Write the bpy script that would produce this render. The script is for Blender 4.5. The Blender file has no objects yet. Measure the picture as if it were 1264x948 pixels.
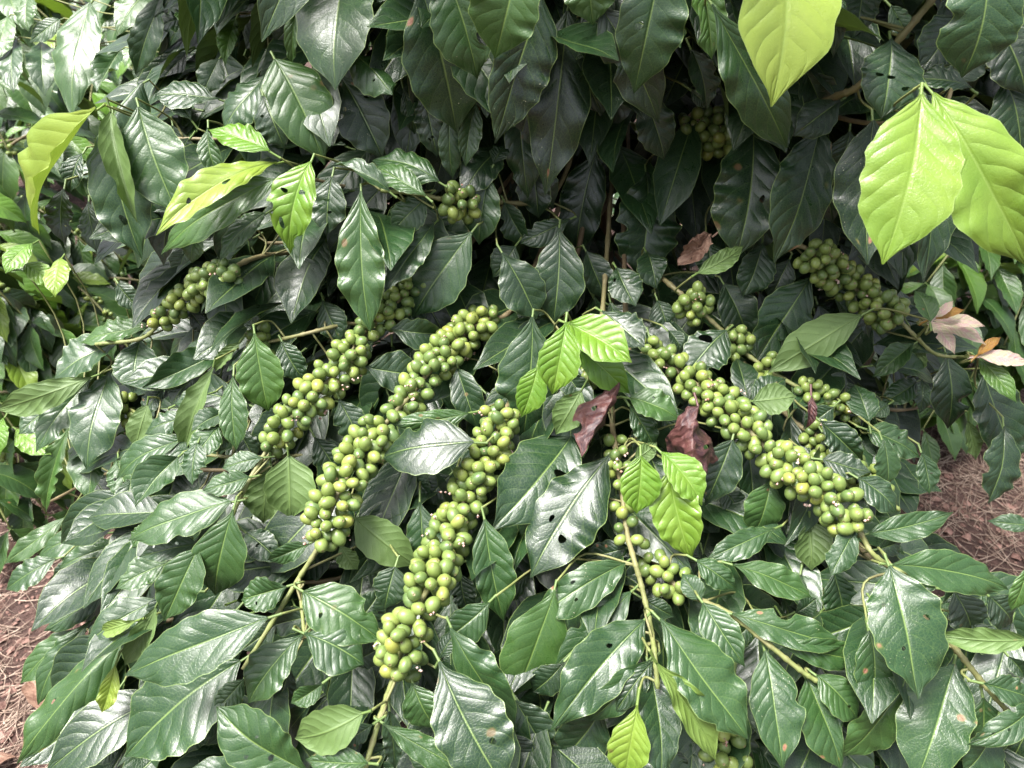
import bpy, math, random
import numpy as np
from mathutils import Vector, Matrix, noise

random.seed(7)
rng = np.random.default_rng(7)
SC = bpy.context.scene
COL = SC.collection

# ------------------------------------------------------------------ camera
PITCH = math.radians(35.0)
CAM = np.array([0.0, 0.0, 1.30])
FWD = np.array([0.0, math.cos(PITCH), -math.sin(PITCH)])
UPV = np.array([0.0, math.sin(PITCH), math.cos(PITCH)])
RGT = np.array([1.0, 0.0, 0.0])
cd = bpy.data.cameras.new('camera')
cd.lens = 28.0
cd.sensor_width = 36.0
cd.clip_start = 0.02
cd.clip_end = 400.0
cd.dof.use_dof = True
cd.dof.focus_distance = 0.82
cd.dof.aperture_fstop = 11.0
cam = bpy.data.objects.new('camera', cd)
cam.location = CAM
cam.rotation_euler = (math.pi / 2 - PITCH, 0, 0)
COL.objects.link(cam)
SC.camera = cam
FPX = 28.0 / 36.0 * 1264.0

# ------------------------------------------------------------------ sky, sun, exposure
SUN_EL = math.radians(69)
SUN_AZ = math.radians(-110)          # from +Y towards +X: the left, a little behind
w = bpy.data.worlds.new('World')
SC.world = w
w.use_nodes = True
nt = w.node_tree
nt.nodes.clear()
wo = nt.nodes.new('ShaderNodeOutputWorld')
bg = nt.nodes.new('ShaderNodeBackground')
sk = nt.nodes.new('ShaderNodeTexSky')
sk.sky_type = 'NISHITA'
sk.sun_disc = False
sk.sun_elevation = SUN_EL
sk.sun_rotation = SUN_AZ
sk.air_density = 1.0
sk.dust_density = 6.0
sk.ozone_density = 1.0
hs = nt.nodes.new('ShaderNodeHueSaturation')
hs.inputs['Saturation'].default_value = 0.42
nt.links.new(sk.outputs[0], hs.inputs['Color'])
nt.links.new(hs.outputs[0], bg.inputs['Color'])
bg.inputs['Strength'].default_value = 0.142
nt.links.new(bg.outputs[0], wo.inputs['Surface'])
sl = bpy.data.lights.new('sun', 'SUN')
sl.energy = 3.9
sl.angle = math.radians(24)
sl.color = (1.0, 0.97, 0.93)
so = bpy.data.objects.new('sun', sl)
sdir = Vector((math.sin(SUN_AZ) * math.cos(SUN_EL), math.cos(SUN_AZ) * math.cos(SUN_EL), math.sin(SUN_EL)))
so.rotation_euler = sdir.to_track_quat('Z', 'Y').to_euler()
so.location = (-2, -2, 4)
COL.objects.link(so)
SC.view_settings.view_transform = 'Standard'
SC.view_settings.look = 'None'
SC.view_settings.exposure = 1.38
SC.view_settings.gamma = 1.0
SC.cycles.max_bounces = 5
SC.cycles.diffuse_bounces = 2
SC.cycles.glossy_bounces = 2
SC.cycles.transmission_bounces = 2
SC.cycles.caustics_reflective = False
SC.cycles.caustics_refractive = False


# ------------------------------------------------------------------ helpers
def nrm(v):
    return v / max(np.linalg.norm(v), 1e-9)


def ray(px, py):
    return FWD + RGT * ((px - 632.0) / FPX) + UPV * ((474.0 - py) / FPX)


def P(px, py, d):
    return CAM + ray(px, py) * d


def project(p):
    q = p - CAM
    d = q @ FWD
    return 632.0 + FPX * (q @ RGT) / d, 474.0 - FPX * (q @ UPV) / d, d


def tag(o, label=None, cat=None, group=None, kind=None):
    if label: o['label'] = label
    if cat: o['category'] = cat
    if group: o['group'] = group
    if kind: o['kind'] = kind
    return o


def empty(name, loc):
    o = bpy.data.objects.new(name, None)
    o.location = loc
    o.empty_display_size = 0.05
    COL.objects.link(o)
    return o


def link(name, me, parent=None, loc=None):
    o = bpy.data.objects.new(name, me)
    COL.objects.link(o)
    if parent is not None:
        o.parent = parent
        # every parent sits unrotated at its own world position: keep world placement
        o.matrix_parent_inverse = Matrix.Translation(-WORLD[parent.name])
    WORLD[o.name] = Vector((0, 0, 0)) if loc is None else Vector(loc)
    if loc is not None:
        o.location = loc
    return o


WORLD = {}


def reg(o):
    WORLD[o.name] = Vector(o.location)
    return o


# smooth depth of the bush's outer surface (control points measured in the photo, metres along the view axis)
DS = 1.5
CTRL = [(650, 40, .50), (800, 40, .50), (960, 40, .45), (1120, 200, .43), (1210, 30, .46), (420, 40, .56),
        (200, 220, .56), (330, 230, .56), (80, 200, .58), (60, 60, .85), (250, 40, .66), (760, 260, .66), (900, 240, .60),
        (450, 300, .58), (620, 400, .60), (700, 430, .53), (590, 600, .54), (500, 800, .48), (400, 640, .52),
        (350, 530, .56), (980, 570, .54), (1060, 640, .52), (1050, 350, .62), (100, 480, .66), (50, 640, .76),
        (150, 800, .55), (250, 800, .48), (600, 900, .44), (850, 850, .47), (1120, 760, .46), (1230, 860, .46),
        (1180, 480, .66), (750, 640, .53), (780, 700, .51), (400, 920, .44), (20, 900, .60), (900, 400, .60),
        (200, 400, .66), (250, 620, .54), (1000, 250, .55), (60, 780, .64), (640, 260, .6), (820, 600, .53)]
CT = np.array(CTRL)


def D(px, py):
    r2 = (CT[:, 0] - px) ** 2 + (CT[:, 1] - py) ** 2 + 400.0
    wgt = r2 ** -1.7
    return float((wgt * CT[:, 2]).sum() / wgt.sum()) * DS


# ------------------------------------------------------------------ materials
def mat(name):
    m = bpy.data.materials.new(name)
    m.use_nodes = True
    t = m.node_tree
    t.nodes.clear()
    return m, t


class NB:
    """small node-building helper"""

    def __init__(s, t):
        s.t = t

    def n(s, typ, **kw):
        x = s.t.nodes.new(typ)
        for k, v in kw.items():
            setattr(x, k, v)
        return x

    def l(s, a, b):
        s.t.links.new(a, b)

    def put(s, sock, v):
        if hasattr(v, 'is_output') or isinstance(v, bpy.types.NodeSocket):
            s.l(v, sock)
        else:
            sock.default_value = v

    def math(s, op, a, b=0.0, c=0.0, clamp=False):
        x = s.n('ShaderNodeMath', operation=op)
        x.use_clamp = clamp
        s.put(x.inputs[0], a)
        s.put(x.inputs[1], b)
        if op in ('MULTIPLY_ADD', 'SMOOTH_MIN'):
            s.put(x.inputs[2], c)
        return x.outputs[0]

    def step(s, v, lo, hi, a=0.0, b=1.0):
        x = s.n('ShaderNodeMapRange')
        x.interpolation_type = 'SMOOTHSTEP'
        s.put(x.inputs['Value'], v)
        s.put(x.inputs['From Min'], lo)
        s.put(x.inputs['From Max'], hi)
        s.put(x.inputs['To Min'], a)
        s.put(x.inputs['To Max'], b)
        return x.outputs[0]

    def mix(s, f, a, b, blend='MIX'):
        x = s.n('ShaderNodeMix', data_type='RGBA', blend_type=blend)
        s.put(x.inputs[0], f)
        s.put(x.inputs[6], a if not isinstance(a, tuple) else (*a, 1))
        s.put(x.inputs[7], b if not isinstance(b, tuple) else (*b, 1))
        return x.outputs[2]

    def ramp(s, f, stops):
        x = s.n('ShaderNodeValToRGB')
        e = x.color_ramp.elements
        while len(e) > 1:
            e.remove(e[-1])
        e[0].position = stops[0][0]
        e[0].color = (*stops[0][1], 1)
        for p, c in stops[1:]:
            k = e.new(p)
            k.color = (*c, 1)
        s.put(x.inputs[0], f)
        return x.outputs[0]

    def noise(s, vec, scale, detail=3.0, rough=.55):
        x = s.n('ShaderNodeTexNoise')
        x.inputs['Scale'].default_value = scale
        x.inputs['Detail'].default_value = detail
        x.inputs['Roughness'].default_value = rough
        if vec is not None:
            s.l(vec, x.inputs['Vector'])
        return x.outputs[0]


def leaf_material():
    m, t = mat('coffee_leaf')
    b = NB(t)
    at = b.n('ShaderNodeAttribute', attribute_name='lc')
    sep = b.n('ShaderNodeSeparateColor')
    b.l(at.outputs['Color'], sep.inputs[0])
    age, spot, rnd = sep.outputs[0], sep.outputs[1], sep.outputs[2]
    oi = b.n('ShaderNodeObjectInfo')
    uv = b.n('ShaderNodeUVMap', uv_map='UVMap')
    sx = b.n('ShaderNodeSeparateXYZ')
    b.l(uv.outputs[0], sx.inputs[0])
    u, v = sx.outputs[0], sx.outputs[1]
    a = b.math('ABSOLUTE', b.math('MULTIPLY_ADD', u, 2.0, -1.0))
    # veins: u across (0.5 is the midrib), v from base to tip
    rr = b.math('MULTIPLY_ADD', rnd, 31.0, b.math('MULTIPLY', oi.outputs['Random'], 57.0))
    comb = b.n('ShaderNodeCombineXYZ')
    b.l(b.math('MULTIPLY', u, 0.45), comb.inputs[0])
    b.l(v, comb.inputs[1])
    b.l(rr, comb.inputs[2])
    cv = comb.outputs[0]
    wob = b.math('MULTIPLY_ADD', b.noise(cv, 5.0, 2.0), 0.5, -0.25)
    sgn = b.math('MULTIPLY', b.math('SIGN', b.math('SUBTRACT', u, .5)), .23)
    q = b.math('ADD', b.math('ADD', b.math('MULTIPLY', v, 8.0), b.math('MULTIPLY', b.math('POWER', a, 1.3), -1.9)), b.math('ADD', wob, sgn))
    fr = b.math('FRACT', q)
    tri = b.math('ABSOLUTE', b.math('MULTIPLY_ADD', fr, 2.0, -1.0))       # 1 on a vein, 0 between
    vein = b.step(tri, .90, .985)
    mid = b.step(a, .034, .012)
    quilt = b.math('SUBTRACT', 1.0, b.math('POWER', tri, 2.2))
    edgefade = b.step(a, 1.0, .8)
    quilt = b.math('MULTIPLY', quilt, b.step(a, .0, .25))
    quilt = b.math('MULTIPLY', quilt, b.math('MULTIPLY_ADD', edgefade, .8, .2))
    fine = b.noise(cv, 38.0, 3.0, .6)
    big = b.noise(cv, 3.0, 2.0)
    hgt = b.math('MULTIPLY_ADD', quilt, b.math('ADD', b.math('MULTIPLY_ADD', rnd, .7, .34), b.step(age, .6, .75, 0.0, .45)), b.math('MULTIPLY', fine, .16))
    ve = b.n('ShaderNodeTexVoronoi', feature='DISTANCE_TO_EDGE')
    ve.inputs['Scale'].default_value = 46.0
    b.l(cv, ve.inputs['Vector'])
    net = b.step(ve.outputs['Distance'], .0, .12)
    hgt = b.math('ADD', hgt, b.math('MULTIPLY', net, .10))
    hgt = b.math('SUBTRACT', hgt, b.math('MULTIPLY', b.step(a, .09, .0), .7))
    hgt = b.math('ADD', hgt, b.math('MULTIPLY', big, 2.2))
    bump = b.n('ShaderNodeBump')
    bump.inputs['Strength'].default_value = 0.9
    bump.inputs['Distance'].default_value = 0.0007
    b.l(hgt, bump.inputs['Height'])
    # colour by age of the leaf; some ages are raised to carry sheen and sunlight
    ag = b.math('ADD', age, b.math('MULTIPLY_ADD', rnd, .10, -.05))
    ag = b.math('ADD', ag, b.math('MULTIPLY_ADD', big, .16, -.08), clamp=True)
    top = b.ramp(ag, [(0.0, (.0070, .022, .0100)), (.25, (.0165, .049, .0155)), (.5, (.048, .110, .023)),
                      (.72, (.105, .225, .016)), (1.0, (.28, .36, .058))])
    top = b.mix(b.math('MULTIPLY_ADD', fine, .5, -.12, clamp=True), top, b.mix(1.0, top, (.62, .72, .6), 'MULTIPLY'))
    light = b.mix(.55, top, (.22, .33, .08))
    top = b.mix(b.math('MULTIPLY', b.math('SUBTRACT', 1.0, net), .16), top, light)
    top = b.mix(b.math('MULTIPLY', vein, .15), top, light)
    top = b.mix(b.math('MULTIPLY', mid, .45), top, b.mix(.5, light, (.30, .42, .10)))
    top = b.mix(b.math('MULTIPLY', b.step(a, .965, .995), .55), top, (.24, .33, .10))
    und = b.mix(.55, top, (.13, .20, .055))
    geo = b.n('ShaderNodeNewGeometry')
    colr = b.mix(geo.outputs['Backfacing'], top, und)
    # brown leaf-spot lesions and pale specks
    vo = b.n('ShaderNodeTexVoronoi')
    vo.inputs['Scale'].default_value = 4.5
    b.l(cv, vo.inputs['Vector'])
    dd = b.math('ADD', vo.outputs['Distance'], b.math('MULTIPLY_ADD', b.noise(cv, 30.0), .12, -.06))
    gate = b.step(vo.outputs['Color'], .62, .66)
    amt = b.math('MULTIPLY', gate, b.step(spot, .1, .5))
    les = b.math('MULTIPLY', b.step(dd, .15, .10), amt)
    halo = b.math('MULTIPLY', b.step(dd, .19, .13), amt)
    colr = b.mix(b.math('MULTIPLY', halo, .3), colr, (.20, .22, .03))
    colr = b.mix(les, colr, b.mix(b.noise(cv, 60.0), (.10, .035, .018), (.34, .17, .10)))
    vo2 = b.n('ShaderNodeTexVoronoi')
    vo2.inputs['Scale'].default_value = 42.0
    b.l(cv, vo2.inputs['Vector'])
    sp = b.math('MULTIPLY', b.step(vo2.outputs['Distance'], .20, .12), b.step(b.noise(cv, 4.5, 1.0), .56, .66))
    sp = b.math('MULTIPLY', sp, b.step(vo2.outputs['Color'], .45, .5))
    sp = b.math('MULTIPLY', sp, b.step(spot, .05, .9, .05, 1.0))
    colr = b.mix(sp, colr, (.52, .50, .36))
    pr = b.n('ShaderNodeBsdfPrincipled')
    b.l(colr, pr.inputs['Base Color'])
    ro = b.math('MULTIPLY_ADD', fine, .18, .23)
    ro = b.math('ADD', ro, b.math('MULTIPLY_ADD', b.noise(cv, 9.0, 4.0, .75), .40, -.18))
    ro = b.math('ADD', ro, b.math('MULTIPLY', geo.outputs['Backfacing'], .2))
    ro = b.math('ADD', ro, b.math('MULTIPLY', les, .3))
    b.l(ro, pr.inputs['Roughness'])
    pr.inputs['Specular IOR Level'].default_value = 0.62
    b.l(bump.outputs[0], pr.inputs['Normal'])
    tr = b.n('ShaderNodeBsdfTranslucent')
    b.l(b.mix(1.0, colr, (1.0, 1.05, .45), 'MULTIPLY'), tr.inputs['Color'])
    mx = b.n('ShaderNodeMixShader')
    b.l(b.math('MULTIPLY_ADD', age, .24, .06), mx.inputs[0])
    b.l(pr.outputs[0], mx.inputs[1])
    b.l(tr.outputs[0], mx.inputs[2])
    out = b.n('ShaderNodeOutputMaterial')
    b.l(mx.outputs[0], out.inputs[0])
    return m


def blade_material(name, c1, c2, c3, rough=.5, transl=.15):
    """young bronze-pink leaves, dry leaves"""
    m, t = mat(name)
    b = NB(t)
    uv = b.n('ShaderNodeUVMap', uv_map='UVMap')
    sx = b.n('ShaderNodeSeparateXYZ')
    b.l(uv.outputs[0], sx.inputs[0])
    a = b.math('ABSOLUTE', b.math('MULTIPLY_ADD', sx.outputs[0], 2.0, -1.0))
    oi = b.n('ShaderNodeObjectInfo')
    cmb = b.n('ShaderNodeCombineXYZ')
    b.l(sx.outputs[0], cmb.inputs[0])
    b.l(sx.outputs[1], cmb.inputs[1])
    b.l(b.math('MULTIPLY', oi.outputs['Random'], 40.0), cmb.inputs[2])
    n1 = b.noise(cmb.outputs[0], 4.0, 4.0, .6)
    n2 = b.noise(cmb.outputs[0], 26.0, 3.0, .6)
    col = b.mix(b.step(n1, .38, .62), c1, c2)
    col = b.mix(b.math('MULTIPLY', b.step(n2, .5, .7), .6), col, c3)
    q = b.math('FRACT', b.math('SUBTRACT', b.math('MULTIPLY', sx.outputs[1], 9.0), b.math('MULTIPLY', a, 1.8)))
    tri = b.math('ABSOLUTE', b.math('MULTIPLY_ADD', q, 2.0, -1.0))
    mid = b.step(a, .05, .02)
    vein = b.math('MAXIMUM', b.step(tri, .88, .98), mid)
    col = b.mix(b.math('MULTIPLY', vein, .4), col, c3)
    bump = b.n('ShaderNodeBump')
    bump.inputs['Strength'].default_value = .8
    bump.inputs['Distance'].default_value = .0015
    b.l(b.math('ADD', b.math('SUBTRACT', n1, b.math('MULTIPLY', tri, .5)), b.math('MULTIPLY', n2, .5)), bump.inputs['Height'])
    pr = b.n('ShaderNodeBsdfPrincipled')
    b.l(col, pr.inputs['Base Color'])
    pr.inputs['Roughness'].default_value = rough
    b.l(bump.outputs[0], pr.inputs['Normal'])
    tr = b.n('ShaderNodeBsdfTranslucent')
    b.l(col, tr.inputs['Color'])
    mx = b.n('ShaderNodeMixShader')
    mx.inputs[0].default_value = transl
    b.l(pr.outputs[0], mx.inputs[1])
    b.l(tr.outputs[0], mx.inputs[2])
    out = b.n('ShaderNodeOutputMaterial')
    b.l(mx.outputs[0], out.inputs[0])
    return m


def cherry_material():
    m, t = mat('coffee_cherry')
    b = NB(t)
    at = b.n('ShaderNodeAttribute', attribute_name='cc')
    sep = b.n('ShaderNodeSeparateColor')
    b.l(at.outputs['Color'], sep.inputs[0])
    oi = b.n('ShaderNodeObjectInfo')
    r = b.math('FRACT', b.math('ADD', sep.outputs[0], oi.outputs['Random']))
    tc = b.n('ShaderNodeTexCoord')
    vm = b.n('ShaderNodeVectorMath', operation='ADD')
    b.l(tc.outputs['Object'], vm.inputs[0])
    cb = b.n('ShaderNodeCombineXYZ')
    b.l(r, cb.inputs[0])
    b.l(b.math('MULTIPLY', r, 7.0), cb.inputs[1])
    b.l(cb.outputs[0], vm.inputs[1])
    n1 = b.noise(vm.outputs[0], 110.0, 3.0, .55)
    n2 = b.noise(vm.outputs[0], 420.0, 3.0, .65)
    col = b.ramp(r, [(0, (.076, .126, .038)), (.45, (.130, .186, .046)), (.85, (.174, .228, .056)), (.985, (.220, .260, .060)),
                     (1.0, (.25, .265, .05))])
    col = b.mix(b.math('MULTIPLY', b.step(n1, .45, .75), .5), col, (.26, .33, .085))
    col = b.mix(b.math('MULTIPLY', b.step(n2, .62, .78), .35), col, (.05, .075, .02))
    cal = sep.outputs[1]
    col = b.mix(b.math('MULTIPLY', b.step(cal, .3, .8), .75), col, (.20, .15, .08))
    col = b.mix(b.step(cal, .92, .99), col, (.05, .035, .02))
    bump = b.n('ShaderNodeBump')
    bump.inputs['Strength'].default_value = .25
    bump.inputs['Distance'].default_value = .0006
    b.l(n1, bump.inputs['Height'])
    pr = b.n('ShaderNodeBsdfPrincipled')
    b.l(col, pr.inputs['Base Color'])
    b.l(b.math('MULTIPLY_ADD', n2, .22, .27), pr.inputs['Roughness'])
    pr.inputs['Specular IOR Level'].default_value = .5
    pr.inputs['Subsurface Weight'].default_value = .0
    b.l(bump.outputs[0], pr.inputs['Normal'])
    out = b.n('ShaderNodeOutputMaterial')
    b.l(pr.outputs[0], out.inputs[0])
    return m


def bark_material():
    m, t = mat('coffee_bark')
    b = NB(t)
    at = b.n('ShaderNodeAttribute', attribute_name='wood')
    tc = b.n('ShaderNodeTexCoord')
    n1 = b.noise(tc.outputs['Object'], 240.0, 4.0, .65)
    n0 = b.noise(tc.outputs['Object'], 45.0, 3.0, .6)
    col = b.mix(at.outputs['Fac'], (.17, .21, .06), (.15, .095, .06))
    col = b.mix(b.math('MULTIPLY', b.step(n0, .45, .7), .5), col, (.24, .20, .115))
    col = b.mix(b.math('MULTIPLY', b.step(n1, .52, .75), .6), col, (.07, .05, .03))
    bump = b.n('ShaderNodeBump')
    bump.inputs['Strength'].default_value = .6
    bump.inputs['Distance'].default_value = .0008
    b.l(n1, bump.inputs['Height'])
    pr = b.n('ShaderNodeBsdfPrincipled')
    b.l(col, pr.inputs['Base Color'])
    pr.inputs['Roughness'].default_value = .6
    b.l(bump.outputs[0], pr.inputs['Normal'])
    out = b.n('ShaderNodeOutputMaterial')
    b.l(pr.outputs[0], out.inputs[0])
    return m


def plain_noise_material(name, c1, c2, scale, rough=.8, bumpd=.001):
    m, t = mat(name)
    b = NB(t)
    tc = b.n('ShaderNodeTexCoord')
    n1 = b.noise(tc.outputs['Object'], scale, 4.0, .65)
    pr = b.n('ShaderNodeBsdfPrincipled')
    b.l(b.mix(b.step(n1, .35, .65), c1, c2), pr.inputs['Base Color'])
    pr.inputs['Roughness'].default_value = rough
    bump = b.n('ShaderNodeBump')
    bump.inputs['Distance'].default_value = bumpd
    b.l(n1, bump.inputs['Height'])
    b.l(bump.outputs[0], pr.inputs['Normal'])
    out = b.n('ShaderNodeOutputMaterial')
    b.l(pr.outputs[0], out.inputs[0])
    return m


def soil_material():
    m, t = mat('red_soil')
    b = NB(t)
    tc = b.n('ShaderNodeTexCoord')
    ob = tc.outputs['Object']
    n0 = b.noise(ob, 3.0, 4.0, .6)
    n1 = b.noise(ob, 28.0, 6.0, .7)
    n2 = b.noise(ob, 160.0, 4.0, .7)
    col = b.mix(b.step(n1, .3, .7), (.038, .018, .014), (.110, .058, .045))
    col = b.mix(b.math('MULTIPLY', b.step(n0, .4, .7), .5), col, (.15, .085, .07))
    col = b.mix(b.math('MULTIPLY', b.step(n2, .6, .75), .6), col, (.26, .18, .14))
    vo = b.n('ShaderNodeTexVoronoi')
    vo.inputs['Scale'].default_value = 60.0
    b.l(ob, vo.inputs['Vector'])
    hgt = b.math('ADD', b.math('MULTIPLY', n1, 1.0), b.math('MULTIPLY_ADD', n2, .3, b.math('MULTIPLY', vo.outputs['Distance'], -.5)))
    bump = b.n('ShaderNodeBump')
    bump.inputs['Distance'].default_value = .03
    b.l(hgt, bump.inputs['Height'])
    pr = b.n('ShaderNodeBsdfPrincipled')
    b.l(col, pr.inputs['Base Color'])
    pr.inputs['Roughness'].default_value = .9
    b.l(bump.outputs[0], pr.inputs['Normal'])
    out = b.n('ShaderNodeOutputMaterial')
    b.l(pr.outputs[0], out.inputs[0])
    return m


LEAF = leaf_material()
PINK = blade_material('bronze_young_leaf', (.60, .38, .36), (.55, .52, .32), (.75, .62, .58), .35, .3)
AMBER = blade_material('amber_young_leaf', (.33, .15, .03), (.38, .22, .05), (.42, .26, .08), .3, .35)
DRY = blade_material('dry_purple_leaf', (.034, .013, .016), (.080, .028, .026), (.15, .075, .06), .5, .06)
DRY2 = blade_material('dry_brown_leaf', (.15, .075, .05), (.28, .17, .12), (.36, .24, .17), .7, .1)
CHERRY = cherry_material()
BARK = bark_material()
SOIL = soil_material()
STRAW = plain_noise_material('pale_straw', (.20, .135, .10), (.42, .32, .25), 30.0, .7)
REMN = plain_noise_material('withered_flower', (.62, .50, .44), (.36, .15, .10), 350.0, .8)
CLOD = plain_noise_material('soil_clods', (.10, .05, .04), (.27, .16, .13), 60.0, .95, .004)

# ------------------------------------------------------------------ leaf geometry
HV = np.array([0, .03, .08, .16, .28, .40, .52, .64, .74, .82, .88, .93, .97, 1.0])
HW = np.array([.03, .09, .27, .55, .84, .97, 1.0, .94, .80, .58, .36, .18, .075, .008])


def halfwidth(v):
    # smooth interpolation of the outline
    x = np.interp(v, HV, HW)
    x1 = np.interp(np.clip(v - .02, 0, 1), HV, HW)
    x2 = np.interp(np.clip(v + .02, 0, 1), HV, HW)
    return (x * 2 + x1 + x2) / 4


def leaf_arrays(L, W, nv=22, nu=8, fold=.2, arch=.06, droop=.06, bend=0., twist=0., curl=0., wave=.02, wf=5.0,
                ph=(0., 1.), bites=(), holes=(), pet=.010, petr=.0013, petdir=(0, 0, -.4), seed=0., skew=1.0, asym=0.0, crumple=0.0):
    """leaf in its own frame: x across, y base to tip, z upper side. Returns verts, faces, uvs per vertex"""
    # rows follow the chevron of the veins a little: plain grid is enough, veins come as relief in the material
    vv = np.linspace(0, 1, nv + 1)
    vv = vv ** .95
    uu = np.linspace(-1, 1, nu + 1)
    V, U = np.meshgrid(vv, uu, indexing='ij')
    gone = np.zeros((nv, nu), bool)
    if holes:
        V, U = V.copy(), U.copy()
        V0, U0 = V.copy(), U.copy()
        cvm = (vv[:-1] + vv[1:])[:, None] / 2
        cum = (uu[:-1] + uu[1:])[None, :] / 2
        for (hv, hu, rv, ru) in holes:
            def rim(an):
                return 1 + .16 * np.sin(2 * an + hv * 40) + .10 * np.sin(3 * an + hu * 30)
            cut = np.hypot((cvm - hv) / rv, (cum - hu) / ru) < rim(np.arctan2((cvm - hv) / rv, (cum - hu) / ru))
            gone |= cut
            near = np.zeros(V.shape, bool)
            full = np.zeros(V.shape, int)
            for di in (0, 1):
                for dj in (0, 1):
                    near[di:di + nv, dj:dj + nu] |= cut
                    full[di:di + nv, dj:dj + nu] += cut
            edge = near & (full < 4) & (np.abs(U0) < .97)
            an = np.arctan2((V0 - hv) / rv, (U0 - hu) / ru)
            V = np.where(edge, hv + rv * rim(an) * np.sin(an), V)
            U = np.where(edge, hu + ru * rim(an) * np.cos(an), U)
    H = halfwidth(np.clip(V, 0, 1).ravel() ** skew).reshape(V.shape) * (1 + asym * np.sign(U))
    side = np.sign(U)
    for (bv, bs, br, bd) in bites:
        g = np.clip(1 - ((V - bv) / br) ** 2, 0, 1) ** .5
        H = np.where(side == bs, H * (1 - bd * g), H)
    phs = np.where(U < 0, ph[0], ph[1])
    scal = 1 + (.04 * np.sin(2 * np.pi * wf * V + phs + 1.2) + .03 * np.sin(11 * V + seed * 20 + phs)) * np.abs(U)
    A = np.abs(U)
    tw = twist * (V - .4)
    x = W * H * U * scal * math.cos(fold)
    z = W * H * A * math.sin(fold) - curl * W * H * A ** 2.5
    env = np.clip(np.sin(np.pi * np.clip(V, 0, 1)), 0, 1) ** .6
    am = .55 + .45 * np.sin(2 * np.pi * 1.37 * V + phs * 2.3 + seed * 9)
    Vw = V + .03 * np.sin(9 * V + phs * 1.7)
    z = z + wave * L * env * A ** 1.8 * am * (np.sin(2 * np.pi * wf * Vw + phs) + .5 * np.sin(2 * np.pi * wf * .57 * V + phs * 3.1))
    z = z + .012 * L * np.sin(7 * V + 3 * U + seed * 6) * env
    xr = x * np.cos(tw) - z * np.sin(tw)
    zr = x * np.sin(tw) + z * np.cos(tw)
    y = V * L
    zr = zr + L * arch * 4 * V * (1 - V) - L * droop * V ** 3
    xr = xr + L * bend * 4 * V * (1 - V)
    verts = np.stack([xr, y, zr], -1).reshape(-1, 3)
    uvs = np.stack([(U + 1) / 2, V], -1).reshape(-1, 2)
    if crumple:
        for i in range(len(verts)):
            q = Vector(verts[i]) * (3.2 / L) + Vector((seed * 11, 3.1, 0))
            verts[i] += np.array(noise.noise_vector(q)) * crumple * L + np.array(noise.noise_vector(q * 2.7)) * crumple * .4 * L
    nc = nu + 1
    faces = []
    for i in range(nv):
        for j in range(nu):
            k = i * nc + j
            if gone[i, j]:
                continue
            faces.append((k, k + 1, k + nc + 1, k + nc))
    if pet > 0:
        p0 = np.array([0, L * .015, -petr])
        p2 = np.array(petdir, float) * pet + np.array([0, -pet, -petr])
        pts = [p0, (p0 + p2) / 2 + np.array([0, -pet * .08, -.0004]), p2]
        o = len(verts)
        tv = []
        for q, p in enumerate(pts):
            r = petr * (1.0, .95, 1.25)[q]
            for k in range(5):
                an = 2 * math.pi * k / 5
                tv.append(p + np.array([math.cos(an) * r, 0, math.sin(an) * r]))
        verts = np.vstack([verts, np.array(tv)])
        uvs = np.vstack([uvs, np.tile([[.5, .3]], (len(tv), 1))])
        for q in range(2):
            for k in range(5):
                k2 = (k + 1) % 5
                faces.append((o + q * 5 + k2, o + q * 5 + k, o + q * 5 + 5 + k, o + q * 5 + 5 + k2))
    return verts, faces, uvs


def make_mesh(name, verts, faces, uvs=None, attr=None, attrname='lc', material=None, smooth=True):
    me = bpy.data.meshes.new(name)
    me.from_pydata(np.asarray(verts).tolist(), [], faces)
    if smooth:
        me.polygons.foreach_set('use_smooth', np.ones(len(me.polygons), dtype=bool))
    if uvs is not None:
        ul = me.uv_layers.new(name='UVMap')
        li = np.empty(len(me.loops), dtype=np.int32)
        me.loops.foreach_get('vertex_index', li)
        ul.data.foreach_set('uv', np.asarray(uvs, dtype=np.float32)[li].ravel())
    if attr is not None:
        ca = me.attributes.new(attrname, 'FLOAT_COLOR', 'POINT')
        ca.data.foreach_set('color', np.asarray(attr, dtype=np.float32).ravel())
    if material is not None:
        me.materials.append(material)
    me.update()
    return me


AGE = {'m': .06, 'g': .27, 'l': .45, 'v': .72, 'y': .95}
NT = {'c': np.array([0, -.82, .57]), 'u': np.array([0, -.50, .87]), 'h': np.array([0, -.96, .28]), 't': np.array([0, -.15, .98]),
      'L': np.array([-.5, -.55, .67]), 'R': np.array([.5, -.55, .67]), 'b': np.array([0, -.82, .57])}


def leaf_frame(bx, by, tx, ty, wpx, nt, dz, jit=.2, rnd=random):
    N = nrm(NT[nt] + np.array([rnd.uniform(-1, 1), rnd.uniform(-.5, .5), rnd.uniform(-.5, .5)]) * jit)
    cx, cy = (bx + tx) / 2, (by + ty) / 2
    d = D(min(max(cx, 0), 1264), min(max(cy, 0), 948)) + dz
    C = P(cx, cy, d)
    k = (C - CAM) @ N

    def hit(x, y):
        r = ray(x, y)
        den = r @ N
        dd = k / den if abs(den) > 1e-4 else d
        if dd < 0: dd = d
        return P(x, y, min(max(dd, d - .06), d + .08))
    B, T = hit(bx, by), hit(tx, ty)
    m = T - B
    L = np.linalg.norm(m)
    m = m / L
    s = nrm(np.cross(m, N))
    n = np.cross(s, m)
    q0 = project(C)
    q1 = project(C + s * .01)
    pl = math.hypot(q1[0] - q0[0], q1[1] - q0[1]) / .01
    W = min(max(wpx / 2 / max(pl, 1e-3), .15 * L), .40 * L)
    return B, T, L, W, s, m, n


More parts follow.
